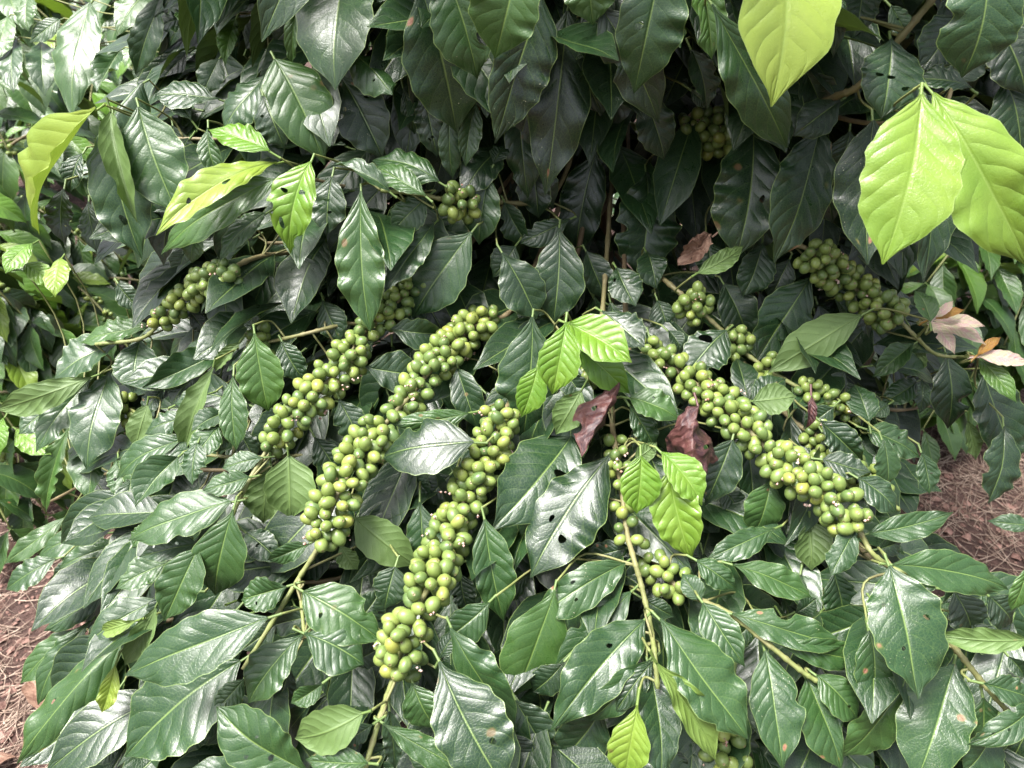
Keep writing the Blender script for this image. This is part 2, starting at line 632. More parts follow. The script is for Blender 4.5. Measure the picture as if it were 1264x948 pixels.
# ------------------------------------------------------------------ tubes
def tube_arrays(pts, radii, k=6):
    pts = [np.asarray(p, float) for p in pts]
    verts, faces = [], []
    ref = np.array([.31, .17, .93])
    for i, p in enumerate(pts):
        t = nrm(pts[min(i + 1, len(pts) - 1)] - pts[max(i - 1, 0)])
        a = nrm(np.cross(t, ref))
        b = np.cross(t, a)
        for q in range(k):
            an = 2 * math.pi * q / k
            verts.append(p + (a * math.cos(an) + b * math.sin(an)) * radii[i])
        if i:
            o = (i - 1) * k
            for q in range(k):
                q2 = (q + 1) % k
                faces.append((o + q, o + q2, o + k + q2, o + k + q))
    faces.append(tuple(range(k))[::-1])
    faces.append(tuple(range((len(pts) - 1) * k, len(pts) * k)))
    return np.array(verts), faces


def spline(pts, n):
    pts = np.asarray(pts, float)
    ext = np.vstack([2 * pts[0] - pts[1], pts, 2 * pts[-1] - pts[-2]])
    out = []
    seg = len(pts) - 1
    for i in range(n + 1):
        f = i / n * seg
        j = min(int(f), seg - 1)
        t = f - j
        p0, p1, p2, p3 = ext[j], ext[j + 1], ext[j + 2], ext[j + 3]
        out.append(.5 * ((2 * p1) + (-p0 + p2) * t + (2 * p0 - 5 * p1 + 4 * p2 - p3) * t * t + (-p0 + 3 * p1 - 3 * p2 + p3) * t ** 3))
    return np.array(out)


def branch_mesh(name, path, r0, r1, wood0=1.0, wood1=0.0, k=7, knots=True):
    n = len(path)
    rad = [r0 + (r1 - r0) * i / (n - 1) for i in range(n)]
    if knots:
        rad = [r * (1.28 if i % 5 == 3 else 1.0) for i, r in enumerate(rad)]
    v, f = tube_arrays(path, rad, k)
    me = make_mesh(name, v, f, material=BARK)
    at = me.attributes.new('wood', 'FLOAT', 'POINT')
    at.data.foreach_set('value', np.repeat(np.linspace(wood0, wood1, n), k).astype(np.float32))
    return me


# ------------------------------------------------------------------ ground
def ground_z(x, y):
    return (.035 * noise.noise((x * 1.3, y * 1.3, 2.0)) + .018 * noise.noise((x * 5, y * 5, 7.0)) + .008 * noise.noise((x * 16, y * 16, 1.0)))


gv, gf = [], []
xs = np.concatenate([np.linspace(-60, -4, 12), np.linspace(-3.5, 3.5, 130), np.linspace(4, 60, 12)])
ys = np.concatenate([np.linspace(-40, -1, 8), np.linspace(-.6, 5.0, 110), np.linspace(5.6, 90, 14)])
for y in ys:
    for x in xs:
        gv.append((x, y, ground_z(x, y)))
nx = len(xs)
for j in range(len(ys) - 1):
    for i in range(nx - 1):
        k = j * nx + i
        gf.append((k, k + 1, k + nx + 1, k + nx))
g = link('ground', make_mesh('ground', gv, gf, material=SOIL))
tag(g, 'reddish brown soil under the coffee bushes', kind='structure')


def ground_hit(px, py):
    r = ray(px, py)
    t = -CAM[2] / r[2]
    p = CAM + r * t
    return p


# straw and dead stalks lying on the soil (left strip and right patch), and loose clods
sv, sf = [], []
cvv, cff = [], []
for i in range(7000):
    p = np.array([random.uniform(-2.3, 2.5), random.uniform(.35, 3.6), 0.])
    if i % 3 == 0: p = np.array([random.gauss(-1.0, .25), random.gauss(.95, .3), 0.])
    elif i % 3 == 1: p = np.array([random.gauss(1.15, .3), random.gauss(1.5, .3), 0.])
    if noise.noise((p[0] * 2.2, p[1] * 2.2, 5.0)) + random.uniform(-.35, .55) < 0: continue
    L = random.uniform(.03, .17) * (.6 if random.random() < .5 else 1)
    an = random.gauss(.6, .8) if p[0] < 0 else random.uniform(0, math.pi)
    dr = np.array([math.cos(an), math.sin(an), 0])
    pr = np.array([-dr[1], dr[0], 0])
    c = random.uniform(-.2, .2) * L
    pts = []
    lift = random.uniform(.002, .015)
    for t in (0, .33, .66, 1):
        q = p + dr * L * (t - .5) + pr * c * 4 * t * (1 - t)
        q[2] = ground_z(q[0], q[1]) + .003 + lift * t
        pts.append(q)
    r = random.uniform(.0004, .0014)
    v, f = tube_arrays(pts, [r, r, r * .9, r * .5], 3)
    o = len(sv)
    sv.extend(v.tolist())
    sf.extend([tuple(a + o for a in ff) for ff in f])
base = [(1, 0, 0), (-1, 0, 0), (0, 1, 0), (0, -1, 0), (0, 0, 1), (0, 0, -1), (.6, .6, .5), (-.6, .6, .5), (-.6, -.6, .5), (.6, -.6, .5)]
for i in range(9000):
    p = np.array([random.uniform(-2.3, 2.5), random.uniform(.35, 3.6), 0.])
    if i % 4 == 0: p = np.array([random.gauss(-1.0, .25), random.gauss(.95, .3), 0.])
    elif i % 4 == 1: p = np.array([random.gauss(1.15, .3), random.gauss(1.5, .3), 0.])
    r = random.uniform(.004, .014) if random.random() < .12 else random.uniform(.0015, .005)
    p[2] = ground_z(p[0], p[1]) + r * .1
    o = len(cvv)
    for bq in base:
        k = r * random.uniform(.6, 1.35)
        cvv.append((p[0] + bq[0] * k, p[1] + bq[1] * k, p[2] + bq[2] * k * .7))
    for f in [(4, 0, 6), (4, 6, 2), (4, 2, 7), (4, 7, 1), (4, 1, 8), (4, 8, 3), (4, 3, 9), (4, 9, 0), (0, 2, 6), (2, 1, 7), (1, 3, 8), (3, 0, 9),
              (5, 2, 0), (5, 1, 2), (5, 3, 1), (5, 0, 3)]:
        cff.append(tuple(a + o for a in f))
tag(link('straw_mulch', make_mesh('straw_mulch', sv, sf, material=STRAW)), 'thin pale straw and dead stalks scattered over the soil', 'straw', kind='stuff')
tag(link('soil_clods', make_mesh('soil_clods', cvv, cff, material=CLOD, smooth=False)), 'loose crumbs and clods of reddish soil', 'soil', kind='stuff')

# ------------------------------------------------------------------ the big coffee bush: branches first
BW = P(760, 160, 1.28)
STEM = np.array([BW[0], BW[1], 0.0])
bush = reg(empty('coffee_bush', (STEM[0], STEM[1], 0)))
tag(bush, 'large dark green coffee bush in front, laden with green cherries', 'coffee bush')
SKEL = []          # (point, branch object)
BR = []


def add_branch(path, r0, r1, w0=1., w1=0., parent=bush, name='branch', skel=True, n=None, k=7):
    p = spline(path, n or max(12, len(path) * 7))
    loc = p[0]
    me = branch_mesh(name, p - loc, r0, r1, w0, w1, k)
    o = link(name, me, parent, loc=loc)
    if skel:
        for q in p[2:]:
            SKEL.append((q, o))
    BR.append((o, p))
    return o, p


stem_pts = [STEM + np.array([0, 0, -.05]), STEM + np.array([.01, .01, .4]), STEM + np.array([-.015, .0, .85]), STEM + np.array([.01, -.01, 1.3]), STEM + np.array([0, 0, 1.72])]
stem, _ = add_branch(stem_pts, .019, .008, 1, .8, name='stem', k=9)
stem2, _ = add_branch([STEM + np.array([.03, .02, -.03]), STEM + np.array([.1, .1, .5]), STEM + np.array([.16, .12, 1.1]), STEM + np.array([.2, .1, 1.55])], .015, .006, 1, .8, name='stem', k=9)


def stem_at(z):
    return STEM + np.array([0, 0, z])


def px_path(lst):
    """(x, y, depth offset from the bush surface in cm)"""
    return [P(x, y, D(x, y) + dz / 100) for x, y, dz in lst]


FRUIT = []       # (path, start fraction, end fraction, width cm, size, density, branch object)
# name: (stem height, visible path, fruit from/to in px path index, cluster radius m)
fb = {}


def fruit_branch(key, zs, lst, r0=.0032, r1=.0022, w0=1., w1=0.):
    pts = px_path(lst)
    a = stem_at(zs)
    midp = (a + pts[0]) / 2 + np.array([0, 0, .03])
    o, p = add_branch([a, midp] + pts, r0, r1, w0, w1, n=110)
    fb[key] = (o, p, pts)
    return o


fruit_branch('A', .98, [(545, 330, 7), (505, 360, 4), (455, 405, 2.5), (420, 455, 1.5), (365, 510, .5), (325, 563, 0), (288, 632, -.5), (265, 690, 2)])
fruit_branch('B', .93, [(640, 370, 6), (600, 395, 3), (555, 430, 1.5), (505, 490, .5), (450, 555, 0), (412, 622, -.5), (392, 676, -.5), (368, 715, -.5), (346, 752, 0), (300, 826, 2)])
fruit_branch('C', .82, [(650, 455, 7), (622, 510, 2), (592, 583, 0), (558, 650, -1), (532, 718, -1.5), (506, 772, -1.5), (486, 835, -1.5), (468, 890, -1.5), (446, 965, -2)])
fruit_branch('D', .9, [(775, 425, 7), (800, 438, 5), (848, 466, 2), (908, 516, .5), (968, 574, -.5), (1020, 610, -1), (1056, 650, -1), (1076, 682, -1), (1104, 702, -1), (1150, 720, 1)])
fruit_branch('D2', 1.0, [(780, 310, 6), (822, 347, 3), (858, 378, 2), (893, 410, 2), (925, 440, 2), (985, 478, 4), (1060, 512, 5)])
fruit_branch('E', 1.08, [(950, 270, 7), (1000, 310, 2), (1042, 346, 1), (1082, 376, 1), (1110, 396, 1), (1130, 415, -2), (1158, 438, -5), (1208, 441, -7)], r1=.0018)
fruit_branch('G', 1.12, [(420, 280, 14), (310, 320, 2), (280, 338, -4), (240, 358, -4), (206, 388, -4), (176, 417, -3), (118, 425, -2)])
fruit_branch('H', 1.12, [(690, 230, 8), (610, 250, 4), (565, 250, 1), (520, 240, 1), (470, 235, 1)])
fruit_branch('I', .74, [(755, 500, 6), (760, 555, 2), (768, 610, 1), (774, 658, 0), (783, 692, -.5), (791, 720, -1), (801, 763, -1.5), (808, 806, -1.5), (812, 850, -1)])
fruit_branch('I2', .7, [(790, 640, 6), (815, 700, 3), (840, 728, 1), (866, 741, 0), (903, 759, -1), (942, 790, -1.5), (986, 826, -1.5), (1010, 842, -1)])
fruit_branch('J', 1.2, [(820, 170, 12), (860, 165, 11), (905, 160, 11), (990, 135, 9), (1034, 118, 5), (1062, 104, 4), (1112, 46, 1), (1155, -5, 0)], r0=.004, r1=.003, w1=.5)
fruit_branch('K', .55, [(850, 820, 12), (868, 860, 7), (885, 900, 4), (905, 945, 2)])
fruit_branch('M', .6, [(1110, 730, 9), (1160, 780, 4), (1182, 804, 0), (1209, 838, 0), (1246, 880, 0), (1300, 930, 1)])
fruit_branch('Q', .9, [(500, 380, 9), (420, 401, 4), (351, 418, 2), (250, 440, 2), (150, 450, 3)], r0=.0028, r1=.0016)
fruit_branch('S', .78, [(560, 560, 12), (420, 560, 8), (250, 560, 6), (160, 505, 2), (150, 520, 2)], r0=.003, r1=.0016)
# side twigs
ob, pb, _ = fb['B']
add_branch(px_path([(369, 713, -.5), (372, 745, -1), (376, 786, -1)]), .0019, .0016, .2, 0)
oe, pe, _ = fb['E']
add_branch(px_path([(1132, 417, -2.2), (1142, 405, -5), (1149, 396, -8)]), .0014, .001, .2, 0)
# limbs that carry the outer leaves and stay inside the foliage
LIMBS = [(1.25, [(620, 120, 12), (420, 150, 6), (300, 170, 4), (170, 170, 4)]), (1.3, [(600, 30, 10), (420, 10, 5), (260, 20, 5)]),
         (1.38, [(700, 40, 10), (640, -60, 4)]), (1.4, [(800, 0, 10), (860, -90, 4)]), (1.35, [(950, 20, 10), (1100, -20, 4), (1200, -60, 4)]),
         (1.15, [(1000, 130, 10), (1140, 150, 3), (1180, 100, 2)]), (1.05, [(1050, 220, 12), (1110, 290, 8)]), (.8, [(620, 560, 14), (450, 700, 7), (330, 720, 5), (230, 740, 5)]),
         (.62, [(560, 700, 14), (400, 800, 6), (280, 900, 5)]), (.5, [(640, 800, 14), (640, 900, 8), (600, 960, 6)]), (.6, [(700, 700, 14), (700, 790, 6), (720, 900, 6)]),
         (.5, [(900, 760, 14), (1000, 850, 8), (1100, 930, 6)]), (.85, [(460, 560, 14), (300, 580, 7), (150, 580, 6), (60, 620, 5)]), (.66, [(420, 740, 14), (240, 760, 7), (120, 790, 4), (60, 820, 4)]),
         (1.02, [(560, 320, 12), (430, 300, 6), (330, 300, 5)]), (.9, [(980, 420, 12), (1080, 500, 7), (1160, 500, 5)]), (.7, [(980, 620, 12), (1080, 700, 7), (1180, 720, 4)]),
         (1.2, [(560, 200, 10), (450, 230, 5), (380, 220, 3)]), (1.0, [(700, 380, 12), (700, 420, 6), (720, 440, 3)])]
for zs, lst in LIMBS:
    pts = px_path([(x, y, dz + 4) for x, y, dz in lst])
    a = stem_at(zs)
    add_branch([a, (a + pts[0]) / 2 + np.array([0, 0, .02])] + pts, .0034, .0018, 1, .7, n=34)

SK = np.array([q for q, _ in SKEL])
SKD = (SK - CAM) @ FWD
FSEG = [((512, 352), (440, 425)), ((440, 425), (328, 555)), ((610, 388), (470, 530)), ((470, 530), (393, 668)), ((622, 512), (560, 645)), ((560, 645), (505, 770)),
        ((505, 770), (487, 835)), ((848, 466), (960, 565)), ((960, 565), (1054, 646)), ((998, 308), (1105, 392)), ((285, 335), (204, 388)), ((585, 250), (545, 247))]
SKPEN = np.zeros(len(SK))
for i_, q_ in enumerate(SK):
    x_, y_, d_ = project(q_)
    for (ax, ay), (bx_, by_) in FSEG:
        t_ = min(1, max(0, ((x_ - ax) * (bx_ - ax) + (y_ - ay) * (by_ - ay)) / ((bx_ - ax) ** 2 + (by_ - ay) ** 2)))
        if math.hypot(x_ - ax - t_ * (bx_ - ax), y_ - ay - t_ * (by_ - ay)) < 40 and d_ < D(x_, y_) + .05:
            SKPEN[i_] = .3

# ------------------------------------------------------------------ leaves read off the photograph
TILE = {'00': (0, 0), '10': (420, 0), '20': (840, 0), '01': (0, 310), '11': (420, 310), '21': (840, 310), '02': (0, 628), '12': (420, 628), '22': (840, 628), 'px': None}
# per tile: base x, y, tip x, y, width, age+facing, depth offset cm, options
LV = {
'00': [  # upper left: brighter sheen put into the colour through lighter age codes
 (410,425,505,945,225,'gc',0,dict(fold=.25,holes=[(.72,.15,.035,.14)],twist=.2)), (405,405,490,805,95,'lb',-2.5,dict(fold=.75,curl=.3)),
 (505,390,640,775,245,'gc',-1,dict(wave=.03)), (350,395,35,825,225,'yL',-2,dict(fold=.55,twist=.25,spot=.5,wave=.02)), (520,300,372,455,135,'gu',-1,dict(fold=-.5,curl=.4)),
 (800,360,560,335,105,'mu',3,{}), (978,268,795,455,130,'gu',0,dict(wave=.045,curl=.3)), (1005,215,1185,590,230,'gc',0,dict(spot=.3)),
 (1012,592,558,828,135,'yu',-3,dict(fold=.35,wave=.02,holes=[(.42,-.2,.03,.2),(.7,.1,.02,.12)])), (1005,655,556,918,115,'lc',-1,{}), (985,550,755,460,105,'vu',-2,dict(spot=.2)),
 (1135,590,1040,918,170,'vc',-3,dict(holes=[(.35,-.25,.03,.16),(.38,.5,.025,.14),(.72,.42,.05,.14),(.6,.9,.05,.2)],bites=[(.85,-1,.06,.5)])), (965,-50,783,128,150,'gu',1,dict(wave=.04)),
 (1090,-10,1050,238,65,'lh',-1,dict(fold=.6)), (565,-60,407,102,125,'lu',3,{}), (605,-40,474,262,135,'gc',3,dict(droop=.12)),
 (860,70,815,228,85,'lc',2,dict(fold=.5)), (800,215,738,338,110,'gc',5,{}), (650,40,695,100,60,'lu',3,dict(fold=.5)), (960,350,1030,535,140,'mc',4,{}),
 (758,465,792,650,85,'gc',3,{}), (970,778,788,942,85,'gu',0,{}), (1212,645,1190,862,130,'mc',0,dict(holes=[(.4,.1,.02,.25),(.5,.4,.02,.15),(.6,-.1,.02,.2)])),
 (232,690,232,892,105,'mc',3,{}), (322,735,346,918,85,'mc',3,{}), (700,440,620,330,90,'mc',5,{}), (880,790,760,720,80,'mc',5,{}), (690,900,640,1010,90,'gc',4,{}), (720,830,690,960,80,'lc',3,{}),
 (1100,40,1000,160,120,'mh',6,{}), (900,180,960,60,90,'mh',7,{}), (560,560,640,700,110,'mc',6,{}), (700,60,560,90,90,'gu',6,{}), (300,560,250,700,90,'mc',6,{})],
'10': [
 (25,170,190,332,150,'gu',-1,dict(fold=-.3,curl=.3,wave=.04)), (372,-130,503,288,235,'gh',-2,dict(bites=[(.66,-1,.10,.7)],spot=.3)), (290,-60,432,488,300,'gh',1,dict(spot=.8,wave=.03)),
 (650,-150,560,218,265,'lh',-3,dict(spot=.3)), (735,-10,570,528,225,'mh',2,dict(spot=.6)), (830,40,748,715,225,'mh',3,dict(spot=.5)), (655,340,690,728,135,'mh',4,{}),
 (1175,-130,1075,345,245,'gh',-3,dict(holes=[(.47,.3,.035,.13)])), (905,-190,925,92,205,'lh',-2,dict(spot=.6)), (955,30,1168,455,215,'mh',1,{}), (1105,330,1192,585,150,'mh',3,{}),
 (-10,262,150,565,200,'mc',3,dict(spot=.4)), (230,320,270,490,70,'mh',4,{}), (300,335,352,575,115,'mh',3,{}), (402,390,410,655,85,'gh',2,dict(spot=.5)), (495,375,458,612,95,'gh',2,dict(fold=.5)),
 (360,662,105,558,115,'gu',0,dict(wave=.045,curl=.3)), (312,715,128,602,95,'gu',-1,{}), (180,697,-35,585,80,'gu',-1,{}), (600,530,450,692,135,'mu',2,dict(wave=.05)), (560,600,605,530,70,'mu',2,{}),
 (545,635,500,892,135,'gc',1,dict(wave=.04)), (320,718,185,845,125,'gc',1,{}), (75,698,105,1212,178,'gc',-2,dict(arch=.04)), (342,815,160,1060,115,'mu',0,dict(wave=.035)),
 (365,835,470,990,120,'mc',3,{}), (650,555,785,765,160,'mh',5,{}), (935,555,858,955,165,'mh',5,{}), (1120,628,1110,1015,235,'mc',1,dict(holes=[(.38,-.25,.03,.05)],spot=.2)),
 (840,800,655,885,95,'mc',4,{}), (700,600,720,800,120,'mh',6,{}), (1010,500,990,720,140,'mh',8,{}), (860,180,960,420,150,'mh',8,{}), (1000,180,1000,480,170,'mh',9,{}), (200,60,250,300,140,'mh',6,{}),
 (160,120,160,-60,60,'gh',1,{}), (600,740,690,900,110,'mh',5,{}), (640,900,560,1010,110,'mc',5,{}), (1210,560,1244,760,100,'mh',6,{}), (560,300,600,480,90,'mh',6,{})],
'20': [
 (345,-230,378,342,365,'yc',-4,dict(fold=.12,spot=.1,age=.97,wave=.01)), (80,-90,118,214,140,'lh',-1,dict(bites=[(.55,1,.2,.5)])), (115,15,407,548,215,'gh',0,dict(wave=.03)), (548,-60,572,194,85,'mc',1,{}),
 (665,-80,640,132,140,'mc',2,{}), (770,140,746,424,320,'mc',0,dict(fold=.05)), (585,368,428,484,135,'mc',2,{}), (1130,-170,1045,284,310,'gh',-4,dict(spot=.2)),
 (882,345,755,955,370,'vc',-4,dict(age=.86,skew=1.0,fold=.12,arch=.05,wave=.012)), (925,340,1330,965,360,'vc',-2.5,dict(age=.80,skew=1.0,fold=.12,wave=.02)), (262,432,208,940,255,'mc',2,dict(spot=.3,fold=.1)), (512,455,384,948,225,'mc',1,{}),
 (705,440,690,965,255,'mc',3,dict(spot=.5)), (965,560,900,1030,170,'mc',5,{}), (900,345,945,440,75,'mc',1,dict(wave=.05)), (1065,320,880,270,90,'mu',1,{}), (1150,90,1280,330,260,'mc',6,{}),
 (1000,60,880,260,170,'mc',8,{}), (1180,280,1270,560,220,'mc',7,{}), (450,250,540,470,170,'mh',8,{}), (620,480,560,700,150,'mh',9,{}), (40,330,110,390,60,'mh',6,{}), (860,480,800,700,150,'mc',9,{}),
 (330,20,440,220,120,'mh',7,{}), (40,180,100,400,120,'mh',5,{}), (1240,60,1200,230,140,'mc',8,{}), (480,560,560,820,150,'mh',9,{}), (330,700,260,940,150,'mh',9,{}), (770,20,840,140,90,'gc',5,{}), (1000,300,1110,190,110,'mc',7,{})],
'01': [
 (930,300,978,590,178,'lc',-2,dict(spot=.1)), (852,455,862,728,108,'gc',-1,{}), (785,420,642,742,65,'lb',-1.5,dict(fold=.5,wave=.03)), (882,332,780,440,60,'lb',-2,dict(fold=.7)),
 (855,352,515,495,125,'gu',-1,dict(wave=.03)), (912,318,640,372,85,'gu',0,{}), (512,325,478,505,195,'gu',-1,{}), (452,320,192,462,125,'gu',-1,dict(wave=.035)), (552,270,278,322,85,'lu',-1,dict(wave=.04)),
 (340,458,-35,592,105,'lb',-3,dict(wave=.03,fold=.1)), (400,442,285,775,190,'gu',-2,dict(spot=.3)), (330,470,118,725,130,'gu',0,{}), (372,640,298,905,165,'gu',-1,{}), (252,645,143,960,100,'lc',-2,dict(fold=.6)),
 (668,688,388,818,110,'gu',-1,{}), (650,752,492,935,150,'gu',-1,{}), (912,825,738,872,88,'gu',-1,dict(wave=.015)), (962,754,808,792,78,'gu',0,{}), (845,915,440,1042,165,'gu',-2,dict(wave=.015)),
 (1055,745,1062,985,195,'lb',2,dict(wave=.01)), (990,768,955,1000,145,'lb',3,{}), (1030,330,1115,475,110,'mc',3,{}), (702,608,518,662,85,'gu',0,{}), (825,588,695,658,90,'gu',0,{}),
 (540,558,488,722,95,'lb',-1,{}), (695,222,758,305,65,'mc',1,{}), (790,140,800,290,100,'mc',3,{}), (430,118,512,218,85,'mc',9,{}), (600,505,520,590,80,'mu',2,{}), (720,460,620,560,90,'mu',2,{}),
 (760,520,650,580,80,'gu',1,{}), (560,420,640,480,80,'mu',2,{}), (800,640,700,760,110,'gu',1,{}), (640,560,740,540,60,'gu',1,{}), (840,620,760,740,100,'gc',2,{}), (430,760,470,900,120,'gu',1,{}),
 (880,220,820,290,80,'mc',3,{}), (1180,180,1244,330,110,'mc',4,{}), (720,700,690,850,90,'gu',1,{}), (870,640,930,760,90,'mc',4,{}), (1100,560,1000,680,100,'mc',5,{}), (1150,680,1240,820,110,'mc',5,{}), (1110,20,1160,160,100,'mc',4,{}),
 (330,820,420,940,110,'mu',2,{}), (480,830,450,960,100,'mu',2,{}), (960,300,900,220,70,'mc',3,{}), (600,760,470,800,80,'gu',2,{}), (200,560,60,660,100,'gu',2,{})],
'11': [
 (480,-70,258,242,215,'gc',2,dict(wave=.01)), (592,5,722,248,175,'mc',2,dict(wave=.035)), (800,-85,772,262,190,'mc',4,dict(spot=.2)), (830,262,1066,402,172,'vu',-3,dict(fold=.35,wave=.008)),
 (825,260,778,524,160,'vc',-4,dict(fold=.3,wave=.008)), (722,422,665,612,115,'vc',-1.5,dict(fold=.2,wave=.01)), (848,325,1078,518,130,'vc',-1,dict(fold=.25,wave=.01)), (702,240,655,705,225,'mc',1,dict(bites=[(.32,-1,.12,.5),(.72,1,.08,.35)],arch=.02)),
 (958,218,1112,348,145,'mu',0,dict(bites=[(.5,1,.2,.25)])), (182,283,388,300,135,'mc',2,{}), (92,424,292,455,150,'mc',2,dict(spot=.7)), (-5,540,75,695,125,'mc',2,{}), (488,697,132,735,205,'mu',-2.5,dict(fold=.1,wave=.008,arch=.05)),
 (428,428,500,655,125,'mc',3,dict(fold=.4)), (472,592,182,632,80,'gc',0,dict(fold=-.3,wave=.04)), (845,675,560,1000,270,'mu',0,dict(holes=[(.34,-.55,.05,.3)],wave=.012,fold=.1)), (990,742,690,1185,255,'mu',-1,dict(holes=[(.6,.3,.025,.08),(.68,-.3,.03,.12)],fold=.1,spot=.3)),
 (1058,535,1246,605,115,'lu',-1,dict(wave=.04)), (1100,748,1088,965,155,'vc',-3,dict(fold=.2,wave=.025)), (1175,735,1330,925,135,'vu',-3,dict(fold=.2,wave=.03)), (1202,800,1288,1142,190,'vc',-2.5,dict(fold=.25,wave=.03)),
 (882,508,788,672,115,'lb',1,dict(spot=.6)), (1058,565,1155,722,95,'gc',1,dict(spot=.9)), (1080,760,1160,700,70,'lb',-1,{}), (255,800,330,905,110,'mc',4,{}), (400,820,300,930,110,'mc',4,{}), (430,880,380,990,110,'mc',4,{}),
 (900,0,980,180,120,'mc',5,{}), (1010,60,1080,200,130,'mu',1,dict(holes=[(.3,.5,.04,.14)])), (1120,0,1160,120,120,'mu',1,{}), (640,180,730,240,90,'mc',5,{}), (820,440,900,560,120,'mc',4,{}), (1160,180,1200,300,110,'mc',5,{}), (560,260,600,430,110,'mc',5,{}),
 (1080,620,1130,760,100,'mc',5,{}), (330,120,250,200,100,'mc',6,{}), (120,330,60,380,60,'mc',6,{}), (600,480,560,620,90,'mc',5,{}), (1200,290,1250,360,90,'mu',2,{}), (850,480,800,640,100,'mc',5,{}), (960,560,880,680,90,'mc',6,{})],
'21': [
 (168,288,15,455,165,'mu',-.5,dict(holes=[(.32,.4,.07,.32)],fold=.1)), (482,88,288,402,200,'mc',2,dict(fold=.1)), (665,232,332,445,150,'lb',-2.5,dict(fold=.08,wave=.01,spot=.15)), (250,548,212,372,110,'mu',-1,dict(fold=.35)), (258,545,392,455,110,'mu',-.5,{}),
 (262,550,425,530,115,'lb',.5,{}), (975,383,1005,655,155,'mc',-1,dict(spot=.3)), (1110,448,1256,805,190,'mc',-1.5,dict(fold=.12)), (1050,618,1085,765,65,'lb',1,{}), (1185,640,1140,925,150,'mc',1,{}),
 (690,622,640,478,120,'gu',1,{}), (682,650,892,752,110,'gu',0,{}), (740,688,762,862,95,'gc',1,dict(spot=.2)), (882,735,912,888,85,'gc',2,{}), (510,620,672,772,130,'mc',2,{}), (520,760,700,805,95,'mu',1,{}), (650,828,805,955,110,'mu',0,{}),
 (190,690,98,935,155,'mc',1,dict(spot=.3)), (330,832,285,1040,225,'gc',1.5,{}), (852,338,708,448,105,'gu',2,{}), (862,330,828,462,115,'gb',3,{}), (60,82,238,-25,75,'lb',-1,dict(spot=.3)), (862,478,742,550,95,'gu',4,{}), (880,470,890,585,85,'gu',4,{}),
 (560,570,450,650,100,'mc',5,{}), (160,120,260,330,150,'mc',6,{}), (300,-30,240,160,140,'mc',6,{}), (640,180,700,320,90,'mc',4,{}), (100,-40,120,100,120,'mc',8,{}), (400,30,330,180,120,'mc',7,{}),
 (380,820,300,720,120,'mc',5,{}), (520,660,560,760,100,'mc',5,{}), (600,440,540,520,90,'mc',5,{}), (20,480,10,560,80,'mc',4,{}), (760,560,700,600,80,'gu',4,{}), (150,860,220,960,120,'mc',4,{}), (20,680,30,860,120,'mc',4,{}), (590,260,480,300,120,'gu',2,{}), (820,240,760,180,80,'gu',2,{})],
'02': [
 (978,398,438,608,225,'gu',-3,dict(fold=.18,arch=.05,wave=.012)), (852,3,772,335,200,'gc',-2,dict(spot=.35,wave=.02)), (722,145,595,415,165,'gc',-1,dict(spot=.4)), (878,556,440,910,320,'gu',-1,dict(wave=.03,spot=.25)), (1048,285,878,335,135,'gc',-1,{}),
 (1108,458,888,712,160,'gu',-2,{}), (1108,302,1400,485,215,'gu',-2,dict(wave=.02)), (1112,455,1330,565,205,'gu',-1.5,dict(wave=.025)), (640,190,415,288,110,'gu',-1,dict(wave=.035)), (722,128,502,172,95,'gu',0,{}), (482,228,330,300,95,'mu',1,{}),
 (392,88,113,168,95,'gu',-1,{}), (472,118,203,208,95,'gu',-1.5,{}), (202,183,-5,288,100,'gu',1,{}), (242,28,-5,195,75,'lu',0,{}), (298,-5,452,62,85,'mu',1,{}), (588,328,298,492,140,'gu',-2,dict(wave=.03)), (392,308,148,445,85,'gu',-1,dict(fold=-.3,wave=.03)),
 (282,438,43,638,105,'gu',-1,{}), (332,408,103,718,115,'gu',-1.5,dict(wave=.03)), (472,458,-5,938,125,'gu',-3,dict(wave=.03,fold=-.35)), (502,408,358,455,65,'yb',-2.5,dict(fold=.4)), (572,355,443,592,95,'lb',-2,dict(spot=.5,fold=.4)), (422,568,365,755,85,'yc',-2,dict(fold=.5)),
 (432,658,328,835,95,'gu',1,{}), (1135,965,775,738,235,'gc',-2,dict(fold=.15)), (1330,745,1062,855,175,'lb',-2,dict(fold=.1,wave=.012)), (795,765,643,892,110,'gu',1,{}), (955,965,685,955,120,'gu',-1,{}), (1345,930,1110,915,120,'gu',-2,{}),
 (1152,388,955,445,105,'mc',2,{}), (900,88,1022,195,120,'mu',2,{}), (1132,128,968,198,78,'gc',0,{}), (892,622,778,748,95,'gc',1,{}), (600,420,560,600,100,'mc',3,{}), (1060,580,1010,720,100,'mc',3,{}), (1180,640,1060,720,90,'gc',1,{}), (940,200,1040,120,90,'mc',4,{}),
 (560,60,480,140,80,'gu',2,{}), (330,250,200,300,90,'mu',2,{}), (620,300,560,440,90,'mc',3,{}), (440,840,320,930,90,'gu',3,{}), (560,900,420,960,110,'gu',2,{}), (1010,420,880,520,100,'mc',4,{}), (300,200,180,250,80,'mu',3,{}), (700,300,560,300,80,'gu',2,{})],
'12': [
 (200,212,158,372,135,'mc',3,{}), (362,558,600,1020,290,'mu',-2,dict(fold=.12,wave=.018,spot=.25)), (402,435,632,835,160,'gc',0,{}), (545,343,375,485,135,'gc',-.5,{}), (362,545,430,440,70,'mu',0,{}), (528,38,600,415,165,'gc',0,dict(fold=.4,spot=.25)), (785,298,638,710,235,'lc',1,dict(spot=.35,fold=.1)),
